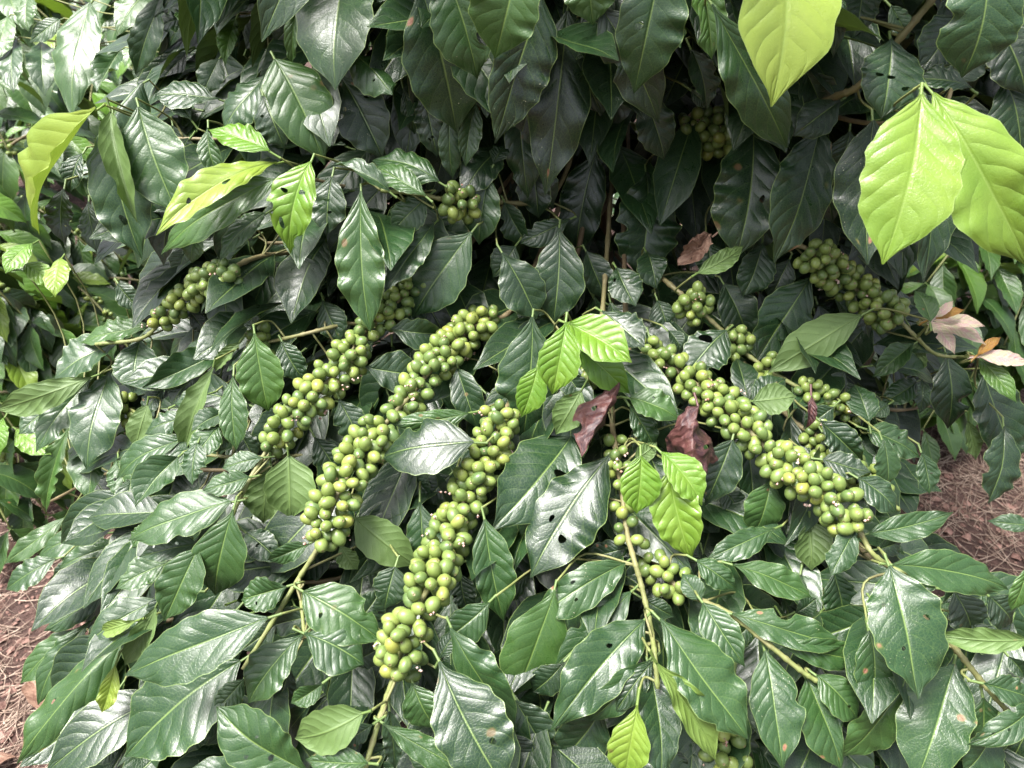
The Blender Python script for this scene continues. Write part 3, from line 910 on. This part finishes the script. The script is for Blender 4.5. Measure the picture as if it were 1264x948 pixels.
 (1042,198,698,418,155,'gu',-2,dict(spot=1.0,fold=.1)), (1062,303,775,580,145,'gu',-1,dict(spot=.2)), (1112,408,788,803,230,'gu',-2,dict(holes=[(.32,.25,.022,.09)],fold=.12)), (1135,552,918,795,135,'gc',-.5,{}), (1142,558,1005,745,105,'mu',-1,{}), (1086,718,1040,990,158,'yc',-3,dict(fold=.12,wave=.012,age=.86)),
 (1148,555,1378,925,115,'yb',-3,dict(fold=.4,wave=.04,age=.85)), (1130,575,1185,1010,170,'mu',-1.5,{}), (1045,145,890,190,95,'mc',2,dict(spot=.5)), (1170,402,1500,840,225,'gu',-2,dict(fold=.15)), (1115,335,1225,400,75,'mc',1,{}), (952,735,790,960,205,'mc',3,{}),
 (155,783,458,955,115,'gu',-2.5,dict(fold=-.35,wave=.03)), (262,638,342,815,155,'gc',0,{}), (120,788,-5,875,95,'gu',-1,{}), (55,35,282,220,155,'lb',2.5,dict(fold=.05,wave=.01,spot=.2)), (0,130,60,225,80,'lb',2.5,{}), (290,-25,300,235,135,'gc',3,{}), (180,740,200,960,80,'gc',1,{}),
 (640,700,760,900,160,'mc',6,{}), (640,120,600,260,120,'mc',6,{}), (440,240,470,380,100,'mc',5,{}), (700,230,560,320,100,'mc',5,{}), (820,560,700,680,120,'mc',4,{}), (620,820,680,960,140,'mc',5,{}), (980,640,880,720,110,'mc',5,{}), (1090,170,1010,260,110,'mc',4,{}), (60,420,150,300,110,'mc',5,{}),
 (40,560,160,500,100,'mc',4,{}), (840,600,880,480,80,'mc',5,{}), (1200,880,1260,960,90,'mc',4,{}), (900,830,960,960,150,'mc',4,{}), (340,960,260,860,110,'gc',1,{})],
'22': [
 (765,208,884,695,300,'gu',-3,dict(fold=.1,spot=.35,wave=.018,arch=.03)), (775,204,1220,292,155,'gu',-1.5,dict(spot=.1)), (640,78,553,244,122,'gu',-2,dict(bites=[(.5,1,.2,.3)])), (688,90,1005,10,105,'gu',-1,{}), (60,188,218,292,95,'gu',-1,{}), (190,203,485,320,118,'gu',-1,dict(spot=.3)),
 (345,72,100,182,105,'gu',-.5,{}), (470,40,482,228,185,'gb',4,{}), (188,383,618,502,135,'gu',-2,dict(spot=.9,bites=[(.42,-1,.08,.55)],wave=.03)), (310,518,392,952,190,'gu',-2,dict(spot=.9,wave=.02)), (82,343,238,575,135,'gu',-1,dict(spot=.4)), (460,618,598,955,195,'gu',-1.5,dict(bites=[(.7,-1,.2,.5)])),
 (498,608,668,775,135,'gu',-.5,{}), (348,488,698,565,105,'gc',0,{}), (845,590,615,945,170,'lc',-.5,{}), (690,445,705,765,165,'gc',0,dict(spot=.5)), (1003,568,880,1010,300,'gu',-1.5,dict(spot=.35,fold=.12)), (1275,480,922,466,75,'lb',-3,dict(wave=.03,fold=.3)),
 (1108,638,1305,695,118,'gu',-1.5,{}), (1108,690,1112,960,200,'gc',1,{}), (1310,700,1083,858,125,'gu',-3,{}), (960,345,1130,200,130,'mc',4,{}), (1000,300,1080,470,150,'mc',4,{}), (1285,195,1213,378,85,'lc',-1,{}), (1285,62,1128,42,65,'gu',-1,{}), (75,335,5,235,85,'gu',-1,{}),
 (1160,795,1045,970,200,'gc',-1,{}), (560,230,600,420,130,'mc',6,{}), (440,240,400,360,120,'mc',6,{}), (720,150,820,120,80,'mc',4,{}), (1130,320,1230,430,130,'mc',4,{}), (1060,420,1180,520,130,'mc',4,{}), (640,780,720,940,150,'mc',4,{}), (200,600,180,780,110,'mc',5,{}), (80,600,60,760,110,'mc',5,{}),
 (260,420,180,500,90,'mc',4,{}), (1200,540,1264,620,90,'mc',4,{}), (420,380,500,330,90,'mc',5,{}), (640,640,600,560,100,'mc',5,{}), (0,200,70,130,70,'mc',3,{})],
'px': [(430,-60,402,92,100,'gu',-2,dict(wave=.02)), (111,3,74,130,58,'gu',8,{}), (20,47,10,105,32,'gu',16,{}), (51,50,52,110,42,'gu',14,{}), (37,-7,29,32,28,'lu',14,{}), (74,24,35,51,26,'gc',13,{}),
 (10,20,-8,75,34,'lu',18,{}), (150,60,118,112,40,'gu',12,{}), (40,300,5,335,30,'vu',20,{}), (75,318,62,362,32,'yu',18,dict(age=.85)), (30,325,70,350,28,'vu',20,{}), (5,515,-5,560,30,'vu',4,{}), (20,530,62,560,34,'vu',4,{})]}

nleaf = 0
LEAFPTS = []


def place_leaf(bx, by, tx, ty, wp, kind, dz, opt, parent=None, material=LEAF, name='leaf', attach=True):
    global nleaf
    opt = dict(opt)
    r = random.Random(nleaf * 7 + 3)
    nleaf += 1
    age = opt.pop('age', AGE[kind[0]] + r.uniform(-.05, .07))
    spot = opt.pop('spot', max(0., r.gauss(.08, .2)))
    jit = opt.pop('jit', .22)
    B, T, L, W, s, m, n = leaf_frame(bx, by, tx, ty, wp, kind[1], dz / 100 + r.uniform(-.004, .004), jit, r)
    if kind[1] == 'b':
        n, s = -n, -s
    kw = dict(fold=r.uniform(.06, .28), arch=r.uniform(.0, .08), droop=r.uniform(.03, .2), bend=r.uniform(-.035, .035), twist=r.uniform(-.35, .35),
              curl=r.uniform(0, .18), skew=r.uniform(.82, 1.22), asym=r.uniform(-.1, .1), wave=r.uniform(.020, .052), wf=r.uniform(3.5, 6.5), ph=(r.uniform(0, 6), r.uniform(0, 6)), seed=r.random(),
              pet=r.uniform(.008, .013))
    if r.random() < .12 and kind[0] in 'mg':
        kw['twist'] = r.choice([-1, 1]) * r.uniform(.7, 1.2); kw['fold'] = r.uniform(.3, .6)
    if kind[0] in 'v': kw['curl'] = 0.05
    if 'holes' not in opt and kind[1] != 'b' and kind[0] not in 'vy' and r.random() < .13:
        kw['holes'] = [(r.uniform(.3, .75), r.uniform(-.6, .6), r.uniform(.014, .03), r.uniform(.06, .13)) for _ in range(r.choice([1, 1, 2, 3]))]
    if 'bites' not in opt and kind[0] not in 'vy' and r.random() < .2:
        kw['bites'] = [(r.uniform(.3, .8), r.choice([-1, 1]), r.uniform(.03, .08), r.uniform(.2, .55))]
    kw.update(opt)
    kw['fold'] *= 1 if kind[1] != 'b' else -1
    if kind[1] == 'b': kw['arch'] *= -1; kw['droop'] *= -1
    if kw.get('holes'):
        kw['nv'], kw['nu'] = 64, 34
    else:
        kw['nv'], kw['nu'] = 26, 10
    v, f, uv = leaf_arrays(L, W, **kw)
    attr = np.tile([[age, spot, r.random(), 1.0]], (len(v), 1))
    me = make_mesh(name, v, f, uv, attr, material=material)
    M = Matrix(((s[0], m[0], n[0], B[0]), (s[1], m[1], n[1], B[1]), (s[2], m[2], n[2], B[2]), (0, 0, 0, 1)))
    pe_ = B - m * (kw['pet']) - n * .4 * kw['pet']
    br = parent
    if attach:
        d0 = (B - CAM) @ FWD
        dist = np.linalg.norm(SK - pe_, axis=1) + np.where(SKD < d0 - .02, .25, 0.0) + SKPEN
        i = int(dist.argmin())
        br = SKEL[i][1]
        q = SK[i]
        gap = np.linalg.norm(q - pe_)
        if gap > .006 and -2 < bx < 1262 and by < 950:
            md = pe_ * .65 + q * .35 + FWD * min(.07, gap * .5) - m * min(.012, gap * .2)
            pth = spline([pe_ + m * .001, md, q], 8)
            tw = link('twig', branch_mesh('twig', pth - pth[0], .0011, .0013, .1, .4, 5, False), br, loc=pth[0])
    o = link(name, me, br)
    o.matrix_basis = M
    LEAFPTS.append((B, T))
    return o


for tl, rows in LV.items():
    for (bx, by, tx, ty, wd, kind, dz, opt) in rows:
        if TILE[tl]:
            ox, oy = TILE[tl]
            k = 2.962
            bx, by, tx, ty, wd = ox + bx / k, oy + by / k, ox + tx / k, oy + ty / k, wd / k
        place_leaf(bx, by, tx, ty, wd, kind, dz, opt)

# young bronze and pink leaves at the tip of the right-hand branch
for (bx, by, tx, ty, wd, mt) in [(915, 258, 862, 138, 85, LEAF), (930, 242, 1000, 178, 36, PINK), (920, 246, 1042, 210, 20, AMBER), (920, 254, 1122, 266, 46, PINK),
                                 (930, 260, 1132, 328, 50, PINK), (918, 264, 1016, 368, 56, PINK), (1085, 380, 1176, 308, 30, AMBER), (1090, 384, 1290, 402, 66, PINK),
                                 (1100, 384, 1205, 414, 32, AMBER), (1090, 390, 1232, 550, 85, LEAF)]:
    place_leaf(840 + bx / 2.962, 310 + by / 2.962, 840 + tx / 2.962, 310 + ty / 2.962, wd / 2.962, 'lu', -8, dict(wave=.012, age=.5), material=mt)

# ------------------------------------------------------------------ cherries
def cherry_arrays(nr=9, ns=12):
    ths = np.concatenate([[0, .10, .20, .30, .5], np.linspace(.8, math.pi - .35, nr - 2), [math.pi]])
    verts, cal = [], []
    for i, th in enumerate(ths):
        rr, zz = math.sin(th), math.cos(th)
        if th < .05: zz -= .05
        elif th < .15: zz -= .035
        elif th < .25: zz += .03
        elif th < .35: zz -= .02
        c = {0: 1.0, 1: .9, 2: .55, 3: .3}.get(i, 0.0)
        if i in (0, len(ths) - 1):
            verts.append((0, 0, zz)); cal.append(c)
        else:
            for k in range(ns):
                a = 2 * math.pi * k / ns
                sq = 1 + .03 * math.cos(2 * a)
                verts.append((rr * math.cos(a) * sq, rr * math.sin(a) / sq, zz)); cal.append(c)
    v = np.array(verts)
    v[:, 2] *= 1.24
    faces = []
    n = len(ths)

    def idx(i, k):
        if i == 0: return 0
        if i == n - 1: return len(v) - 1
        return 1 + (i - 1) * ns + k % ns
    for i in range(n - 1):
        for k in range(ns):
            if i == 0: faces.append((0, idx(1, k), idx(1, k + 1)))
            elif i == n - 2: faces.append((idx(i, k), idx(n - 1, 0), idx(i, k + 1)))
            else: faces.append((idx(i, k), idx(i + 1, k), idx(i + 1, k + 1), idx(i, k + 1)))
    return v, faces, np.array(cal)


CV, CF, CC = cherry_arrays()
CMESH = []
for i in range(5):
    r = random.Random(i)
    sc = np.array([1, r.uniform(.95, 1.05), r.uniform(.94, 1.12)])
    CMESH.append(make_mesh('cherry', CV * sc * .0062, CF, attr=np.stack([np.full(len(CV), i * .2), CC, np.zeros(len(CV)), np.ones(len(CV))], -1), attrname='cc', material=CHERRY))

CH = []      # (depth, position, direction, size, branch object)
BITS = []


def cluster_along(key, pa, pb, rmax, size=1.0, gaps=0.0, dens=1.0, seed=1):
    """pack cherries round the branch between two photo points pa and pb"""
    o, path, _ = fb[key]
    pr = np.array([project(q)[:2] for q in path])
    ia = int(((pr - np.array(pa)) ** 2).sum(1).argmin())
    ib = int(((pr - np.array(pb)) ** 2).sum(1).argmin())
    ia, ib = min(ia, ib), max(ia, ib)
    if ib <= ia: ib = min(ia + 1, len(path) - 1)
    seg = spline(path[ia:ib + 1], (ib - ia) * 6)
    r = random.Random(seed)
    dia = .0122 * size
    own = []
    ln = np.linalg.norm(np.diff(seg, axis=0), axis=1).sum()
    tries = int(ln / .001 * 34 * dens)
    for t in range(tries):
        f = r.random()
        if gaps:
            # nodes along the twig
            nn = max(1, round(ln / .026))
            f = (round(f * nn) + r.gauss(0, .23)) / nn
            if not 0 <= f <= 1: continue
        k = min(int(f * (len(seg) - 1)), len(seg) - 2)
        c = seg[k] + (seg[k + 1] - seg[k]) * (f * (len(seg) - 1) - k)
        tan = nrm(seg[k + 1] - seg[k])
        toc = nrm(CAM - c)
        a = nrm(np.cross(tan, toc))
        b = np.cross(a, tan)
        b = b if b @ toc > 0 else -b
        an = r.uniform(-.35, math.pi + .35)
        dr = a * math.cos(an) + b * math.sin(an)
        taper = .75 + .25 * math.sin(math.pi * min(1, max(0, f * .8 + .2)))
        rad = r.choice([.0085, .0095, .0150, .0172, .0222]) * size
        if rad > rmax * taper: continue
        rad += r.uniform(-.001, .002)
        dv = nrm(dr + tan * r.uniform(-.5, .6))
        p = c + dr * rad
        ok = True
        for q in own:
            if ((q - p) ** 2).sum() < (dia * .90) ** 2:
                ok = False
                break
        if not ok: continue
        own.append(p)
        CH.append((project(p)[2] / size, p, nrm(dv + np.array([r.gauss(0, .4), r.gauss(0, .4), r.gauss(0, .4)])), size * r.uniform(.86, 1.12), o))
        if r.random() < .10:
            BITS.append((c + dr * (rad + .006 * size) + tan * .007, r.uniform(.0012, .0024)))


cluster_along('A', (515, 350), (440, 425), .016, .98, gaps=1, seed=11)
cluster_along('A', (440, 425), (328, 555), .0185, 1.0, gaps=1, seed=1)
cluster_along('B', (612, 386), (470, 530), .018, 1.0, gaps=1, seed=2)
cluster_along('B', (470, 530), (393, 668), .021, 1.0, gaps=1, seed=3)
cluster_along('C', (622, 508), (560, 645), .020, 1.0, seed=4)
cluster_along('C', (560, 645), (505, 770), .019, 1.03, gaps=1, dens=.9, seed=5)
cluster_along('C', (505, 770), (487, 830), .020, 1.0, gaps=1, dens=.5, seed=6)
cluster_along('D', (848, 466), (960, 565), .019, 1.0, gaps=1, seed=7)
cluster_along('D', (960, 565), (1056, 648), .022, 1.0, seed=8)
cluster_along('D', (790, 434), (835, 458), .020, .98, gaps=1, seed=9)
cluster_along('D2', (848, 366), (868, 388), .02, .95, seed=10)
cluster_along('D2', (898, 414), (920, 434), .02, .95, seed=12)
cluster_along('D2', (940, 452), (955, 462), .018, .9, seed=13)
cluster_along('D2', (985, 478), (1060, 512), .013, .8, dens=.7, seed=14)
cluster_along('E', (998, 308), (1108, 394), .022, 1.0, seed=15)
cluster_along('G', (288, 332), (190, 398), .016, .98, seed=16)
cluster_along('H', (580, 250), (548, 248), .020, 1.0, seed=17)
cluster_along('I', (757, 545), (766, 600), .013, .9, gaps=1, dens=.4, seed=18)
cluster_along('I', (768, 620), (778, 672), .013, .92, gaps=1, dens=.15, seed=19)
cluster_along('I2', (800, 665), (845, 730), .016, .95, gaps=1, dens=.2, seed=20)
cluster_along('J', (845, 165), (910, 158), .03, 1.1, seed=21)
cluster_along('K', (865, 860), (910, 950), .020, 1.0, gaps=1, dens=.4, seed=22)
cluster_along('S', (163, 503), (150, 520), .018, .95, seed=23)
cluster_along('Q', (335, 421), (315, 427), .018, .95, seed=24)
# the cluster deep under the young leaves
fruit_branch('V', .95, [(740, 430, 9), (732, 455, 6), (728, 480, 5)])
cluster_along('V', (735, 445), (728, 480), .022, .95, seed=25)
fruit_branch('X', .72, [(960, 500, 9), (1010, 540, 6), (1050, 580, 5), (1085, 605, 5), (1110, 630, 5)])
cluster_along('X', (1000, 532), (1090, 610), .017, .85, gaps=1, dens=.5, seed=26)

CH.sort(key=lambda c: c[0])


def on_screen(p):
    x, y, d = project(p)
    return -20 < x < 1284 and -20 < y < 968


CHV = [c for c in CH if on_screen(c[1])]
rest_v, rest_f, rest_a = [], [], []
for i, (dd, p, dv, sz, o) in enumerate(CHV):
    q = Vector(dv).to_track_quat('Z', 'Y')
    M = Matrix.LocRotScale(Vector(p), q @ __import__('mathutils').Quaternion((0, 0, 1), random.uniform(0, 6)), Vector((sz, sz, sz)))
    if i < 300:
        c = link('cherry', CMESH[i % 5], o)
        c.matrix_basis = M
    else:
        R = np.array(M.to_3x3())
        vv = (CV * .0062) @ R.T + np.array(p)
        off = len(rest_v)
        rest_v.extend(vv.tolist())
        rest_f.extend([tuple(a + off for a in f) for f in CF])
        t = random.random()
        rest_a.extend([(t, c_, 0, 1) for c_ in CC])
print('CHERRIES', len(CHV), 'LEAVES', nleaf)
if rest_v:
    me = make_mesh('cherry_clusters', rest_v, rest_f, attr=np.array(rest_a), attrname='cc', material=CHERRY)
    tag(link('cherry_clusters', me, bush), kind='stuff')
# withered flower remains between the cherries
bv, bf = [], []
octa = [(1, 0, 0), (-1, 0, 0), (0, 1, 0), (0, -1, 0), (0, 0, 1), (0, 0, -1)]
of = [(0, 2, 4), (2, 1, 4), (1, 3, 4), (3, 0, 4), (2, 0, 5), (1, 2, 5), (3, 1, 5), (0, 3, 5)]
for p, r in BITS:
    for k in range(3):
        c = p + np.array([random.gauss(0, .002) for _ in range(3)])
        off = len(bv)
        for q in octa:
            bv.append([c[j] + q[j] * r * random.uniform(.5, 1.2) for j in range(3)])
        bf.extend([tuple(a + off for a in f) for f in of])
tag(link('flower_remains', make_mesh('flower_remains', bv, bf, material=REMN), bush), kind='stuff')

# ------------------------------------------------------------------ foliage deep inside the bush
POLY = [(230, -80), (1330, -80), (1330, 60), (1150, 200), (1085, 330), (1085, 470), (1060, 560), (1085, 690), (1300, 740), (1330, 1020), (120, 1020), (150, 760), (110, 600), (170, 480), (230, 420), (215, 300), (180, 130)]


def inside(x, y):
    c = False
    j = len(POLY) - 1
    for i in range(len(POLY)):
        xi, yi = POLY[i]
        xj, yj = POLY[j]
        if (yi > y) != (yj > y) and x < (xj - xi) * (y - yi) / (yj - yi) + xi:
            c = not c
        j = i
    return c


fv, ff_, fu, fa = [], [], [], []


def stuff_leaf(B, m, n, L, W, age, store):
    v, f, uv = leaf_arrays(L, W, nv=10, nu=4, fold=random.uniform(.1, .4), arch=random.uniform(0, .08), droop=random.uniform(.0, .15), bend=0, twist=random.uniform(-.4, .4),
                           wave=random.uniform(.01, .025), wf=4.0, ph=(random.uniform(0, 6), random.uniform(0, 6)), pet=.012, seed=random.random())
    m = nrm(m)
    s = nrm(np.cross(m, n))
    n = np.cross(s, m)
    R = np.stack([s, m, n], 1)
    w_ = v @ R.T + B
    fv_, ff2, fu_, fa_ = store
    off = len(fv_)
    fv_.extend(w_.tolist())
    ff2.extend([tuple(a + off for a in q) for q in f])
    fu_.extend(uv.tolist())
    fa_.extend([(age, max(0, random.gauss(0, .2)), random.random() if False else age_r, 1) for _ in range(1)] * len(v))


cnt = 0
rr = random.Random(5)
tr = 0
while cnt < 2300 and tr < 40000:
    tr += 1
    x, y = rr.uniform(-150, 1320), rr.uniform(-260, 1150)
    if not inside(min(max(x, -50), 1300), min(max(y, -60), 1000)): continue
    if not inside(x, y) and 0 < x < 1264 and 0 < y < 948: continue
    d = D(min(max(x, 0), 1264), min(max(y, 0), 948)) + .05 + abs(rr.gauss(0.06, .11)) + (.16 if 560 < x < 1080 and 60 < y < 360 else .12 if x > 1000 and y < 340 else 0)
    p = P(x, y, d)
    if p[2] < .12 or p[2] > 1.75: continue
    out = p - STEM
    out[2] = 0
    m = nrm(nrm(out) * rr.uniform(.2, 1) + np.array([rr.gauss(0, .5), rr.gauss(0, .5), rr.uniform(-1.1, .1)]))
    n = nrm(np.array([rr.gauss(0, .35), rr.gauss(-.35, .35), 1.0]))
    age_r = rr.random()
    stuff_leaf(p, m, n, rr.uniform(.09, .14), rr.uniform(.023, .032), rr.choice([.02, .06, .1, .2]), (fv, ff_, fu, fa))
    cnt += 1
# back and top of the bush, round the stem; unseen leaves added to block light
for i in range(3200):
    an = rr.uniform(0, 2 * math.pi)
    z = rr.uniform(.25, 1.6)
    R = .76 * math.sqrt(max(.1, 1 - ((z - .8) / .85) ** 2)) * rr.uniform(.35, 1.0)
    p = STEM + np.array([math.cos(an) * R, math.sin(an) * R + .05, z])
    x, y, d = project(p)
    if -60 < x < 1320 and -60 < y < 1000:
        if d < D(min(max(x, 0), 1264), min(max(y, 0), 948)) + .10: continue
        if not inside(x, y): continue
    elif d < .7 and not (y < -150 and d > .52): continue  # keeps an added overhang above the view that shades the interior
    if p[0] > STEM[0] + .5: continue
    m = nrm(np.array([math.cos(an), math.sin(an), rr.uniform(-1.2, 0)]) + np.array([rr.gauss(0, .4), rr.gauss(0, .4), 0]))
    n = nrm(np.array([rr.gauss(0, .35), rr.gauss(0, .35), 1.0]))
    age_r = rr.random()
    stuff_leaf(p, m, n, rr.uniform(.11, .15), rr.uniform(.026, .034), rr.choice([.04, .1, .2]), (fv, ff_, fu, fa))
tag(link('inner_foliage', make_mesh('inner_foliage', fv, ff_, fu, np.array(fa), material=LEAF), bush), kind='stuff')

# ------------------------------------------------------------------ dry leaves caught in the bush and lying on the soil
def dry_leaf(bx, by, tx, ty, wp, kind, dz, opt, label, material=DRY, group=None):
    o = place_leaf(bx, by, tx, ty, wp, kind, dz, opt, material=material, name='dry_leaf', attach=False)
    tag(o, label, 'leaf', group)
    return o


dry_leaf(420 + 1035 / 2.962, 310 + 462 / 2.962, 420 + 925 / 2.962, 310 + 745 / 2.962, 46, 'c', -2.5, dict(fold=.9, wave=.05, curl=.3, age=0, spot=0), 'dry purple-brown leaf hanging limp just below the bright young leaves') if False else None
for args in [
    ((769, 466, 731, 562, 50, 'mR', -3, dict(fold=-.8, wave=.06, curl=.9, droop=.1, twist=.6, wf=2.7, bites=[(.7, 1, .1, .4)], crumple=.08, holes=[(.45, .5, .03, .12)])), 'withered purple-brown leaf hanging below the bright young leaves', DRY),
    ((862, 500, 876, 588, 88, 'mc', -4, dict(fold=-.6, wave=.09, curl=.9, bend=.14, twist=-.8, wf=2.6, crumple=.10, holes=[(.6, -.5, .03, .12)])), 'withered wine-red curled leaf beside the right-hand cherry branch', DRY),
    ((880, 292, 838, 326, 34, 'mc', 2, dict(fold=.8, wave=.05, crumple=.15)), 'small dried brown curled leaf in the dark upper right interior', DRY2),
    ((1002, 488, 996, 532, 18, 'mc', -1, dict(fold=.8, wave=.03)), 'thin dried dark leaf above the end of the right-hand cherry branch', DRY)]:
    dry_leaf(*args[0], args[1], args[2])


def ground_leaf(px, py, L, an, label, material=DRY2):
    p = ground_hit(px, py)
    v, f, uv = leaf_arrays(L, L * .24, nv=16, nu=6, fold=.35, arch=.1, droop=.05, wave=.04, wf=3, pet=.008, curl=-.2)
    me = make_mesh('fallen_leaf', v, f, uv, np.tile([[0, 0, .5, 1]], (len(v), 1)), material=material)
    o = link('fallen_leaf', me)
    o.location = (p[0], p[1], ground_z(p[0], p[1]) + .014)
    o.rotation_euler = (random.uniform(-.15, .15), random.uniform(-.15, .15), an)
    tag(o, label, 'leaf')


ground_leaf(70, 890, .10, .8, 'pinkish dry leaf on the soil at the lower left, nearest the long wavy leaf')
ground_leaf(20, 935, .11, 2.2, 'brown dry leaf on the soil in the bottom left corner')
ground_leaf(30, 700, .09, 1.2, 'brown dry leaf on the straw at the left edge')
ground_leaf(1185, 555, .08, .5, 'dry leaf on the bare soil at the right')

# ------------------------------------------------------------------ neighbouring bushes behind
VAR = []
for i in range(14):
    r = random.Random(100 + i)
    v, f, uv = leaf_arrays(.1, r.uniform(.020, .027), nv=16, nu=6, fold=r.uniform(.1, .4), arch=r.uniform(0, .08), droop=r.uniform(.03, .18), bend=r.uniform(-.04, .04), twist=r.uniform(-.4, .4),
                           wave=r.uniform(.012, .03), wf=r.uniform(4, 6), ph=(r.uniform(0, 6), r.uniform(0, 6)), pet=.01, seed=r.random())
    age = [.25, .3, .37, .3, .44, .5, .32, .4, .5, .3, .37, .62, .4, .8][i]
    age += .06  # background leaf colour lifted so these bushes look sunlit
    VAR.append(make_mesh('leaf', v, f, uv, np.tile([[age, max(0, r.gauss(.1, .2)), r.random(), 1]], (len(v), 1)), material=LEAF))


def back_bush(base, label, height, radius, nbr, seed, maxleaf, cherries=0, az=(2.7, 6.7), zlo=.25, ages=None):
    r = random.Random(seed)
    root = reg(empty('coffee_bush', (base[0], base[1], 0)))
    tag(root, label, 'coffee bush')
    base = np.array([base[0], base[1], 0.])
    p = spline([base + np.array([0, 0, -.04]), base + np.array([.02, 0, height * .4]), base + np.array([-.02, .01, height])], 12)
    link('stem', branch_mesh('stem', p - p[0], .016, .005, 1, .6, 7), root, loc=p[0])
    cands = []
    cherr = []
    for b in range(nbr):
        z = zlo + (height - zlo) * (b + r.random()) / nbr
        an = r.uniform(*az)
        ln = radius * (1.05 - .5 * (z / height) ** 2) * r.uniform(.75, 1.1)
        dr = np.array([math.cos(an), math.sin(an), 0])
        a = base + np.array([0, 0, z])
        pts = [a, a + dr * ln * .4 + np.array([0, 0, .06]), a + dr * ln * .75 + np.array([0, 0, .02]), a + dr * ln + np.array([0, 0, -.10])]
        path = spline(pts, 20)
        o = link('branch', branch_mesh('branch', path - path[0], .004, .0018, .9, .1, 6), root, loc=path[0])
        nn = int(ln / .045)
        for k in range(2, nn + 1):
            f = k / nn
            c = path[min(20, int(f * 20))]
            t = nrm(path[min(20, int(f * 20) + 1)] - path[max(0, int(f * 20) - 1)] + 1e-6)
            sd = nrm(np.cross(t, [0, 0, 1]))
            for sg in (-1, 1):
                m = nrm(sd * sg * r.uniform(.5, 1.1) + t * r.uniform(.3, .9) + np.array([0, 0, r.uniform(-.8, -.05)]))
                n = nrm(np.array([r.gauss(0, .25), r.gauss(-.15, .25), 1.]))
                cands.append((c + m * .008, m, n, r.uniform(1.0, 1.55) * (.75 if k == nn else 1), o, r.randrange(14)))
            if cherries and .25 < f < .85 and r.random() < cherries:
                for q in range(r.randint(5, 10)):
                    dv = nrm(np.array([r.gauss(0, 1), r.gauss(0, 1), r.gauss(.1, 1)]))
                    cherr.append((c + dv * .012 + t * r.uniform(-.02, .02), dv, o))

    def seen(c):
        x, y, d = project(c[0])
        return -60 < x < 1324 and -60 < y < 1000 and d > .3
    vis = [c for c in cands if seen(c)]
    r.shuffle(vis)
    vis.sort(key=lambda c: project(c[0])[2])
    store = ([], [], [], [])
    global age_r
    for i, (pp, m, n, sc, o, vi) in enumerate(vis):
        if i < maxleaf:
            s = nrm(np.cross(m, n))
            n2 = np.cross(s, m)
            me = VAR[vi]
            lf = link('leaf', me, o)
            lf.matrix_basis = Matrix(((s[0] * sc, m[0] * sc, n2[0] * sc, pp[0]), (s[1] * sc, m[1] * sc, n2[1] * sc, pp[1]), (s[2] * sc, m[2] * sc, n2[2] * sc, pp[2]), (0, 0, 0, 1)))
        else:
            age_r = r.random()
            stuff_leaf(pp, m, n, .1 * sc, .024 * sc, .25, store)
    if store[0]:
        tag(link('inner_foliage', make_mesh('inner_foliage', store[0], store[1], store[2], np.array(store[3]), material=LEAF), root), kind='stuff')
    k = 0
    for pp, dv, o in cherr:
        x, y, d = project(pp)
        if not (-10 < x < 1274 and -10 < y < 958): continue
        if k >= 300: break
        c = link('cherry', CMESH[k % 5], o)
        c.matrix_basis = Matrix.LocRotScale(Vector(pp), Vector(dv).to_track_quat('Z', 'Y'), Vector((.9, .9, .9)))
        k += 1
    return root


age_r = .5
for (gx, gy, label, h, rad, nb, sd, ml, ch) in [
    (10, 430, 'coffee bush with paler leaves and green cherries behind on the left edge', 1.15, .62, 60, 21, 300, .7),
    (190, 240, 'coffee bush behind the upper left leaves of the large bush', 1.35, .62, 56, 22, 300, .4),
    (-60, 170, 'coffee bush farther back in the upper left corner', 1.5, .7, 56, 26, 300, .4),
    (-25, 600, 'low young coffee bush on the soil at the left edge', .62, .42, 30, 31, 200, .3),
    (90, 470, 'small coffee bush behind the left branches of the large bush', .75, .42, 34, 32, 200, .3),
    (1235, 440, 'coffee bush with smaller light green leaves behind on the right', 1.0, .66, 90, 23, 300, 0),
    (90, 110, 'coffee bush deepest in the upper left corner, a pale blur', 1.5, .8, 46, 33, 150, 0),
    (1290, 250, 'coffee bush farther back at the right edge', 1.4, .65, 50, 27, 240, 0),
    (960, 300, 'coffee bush far behind the centre, seen only through gaps', 1.5, .65, 30, 24, 150, 0)]:
    back_bush(ground_hit(gx, gy), label, h, rad, nb, sd, ml, cherries=ch, zlo=.12)
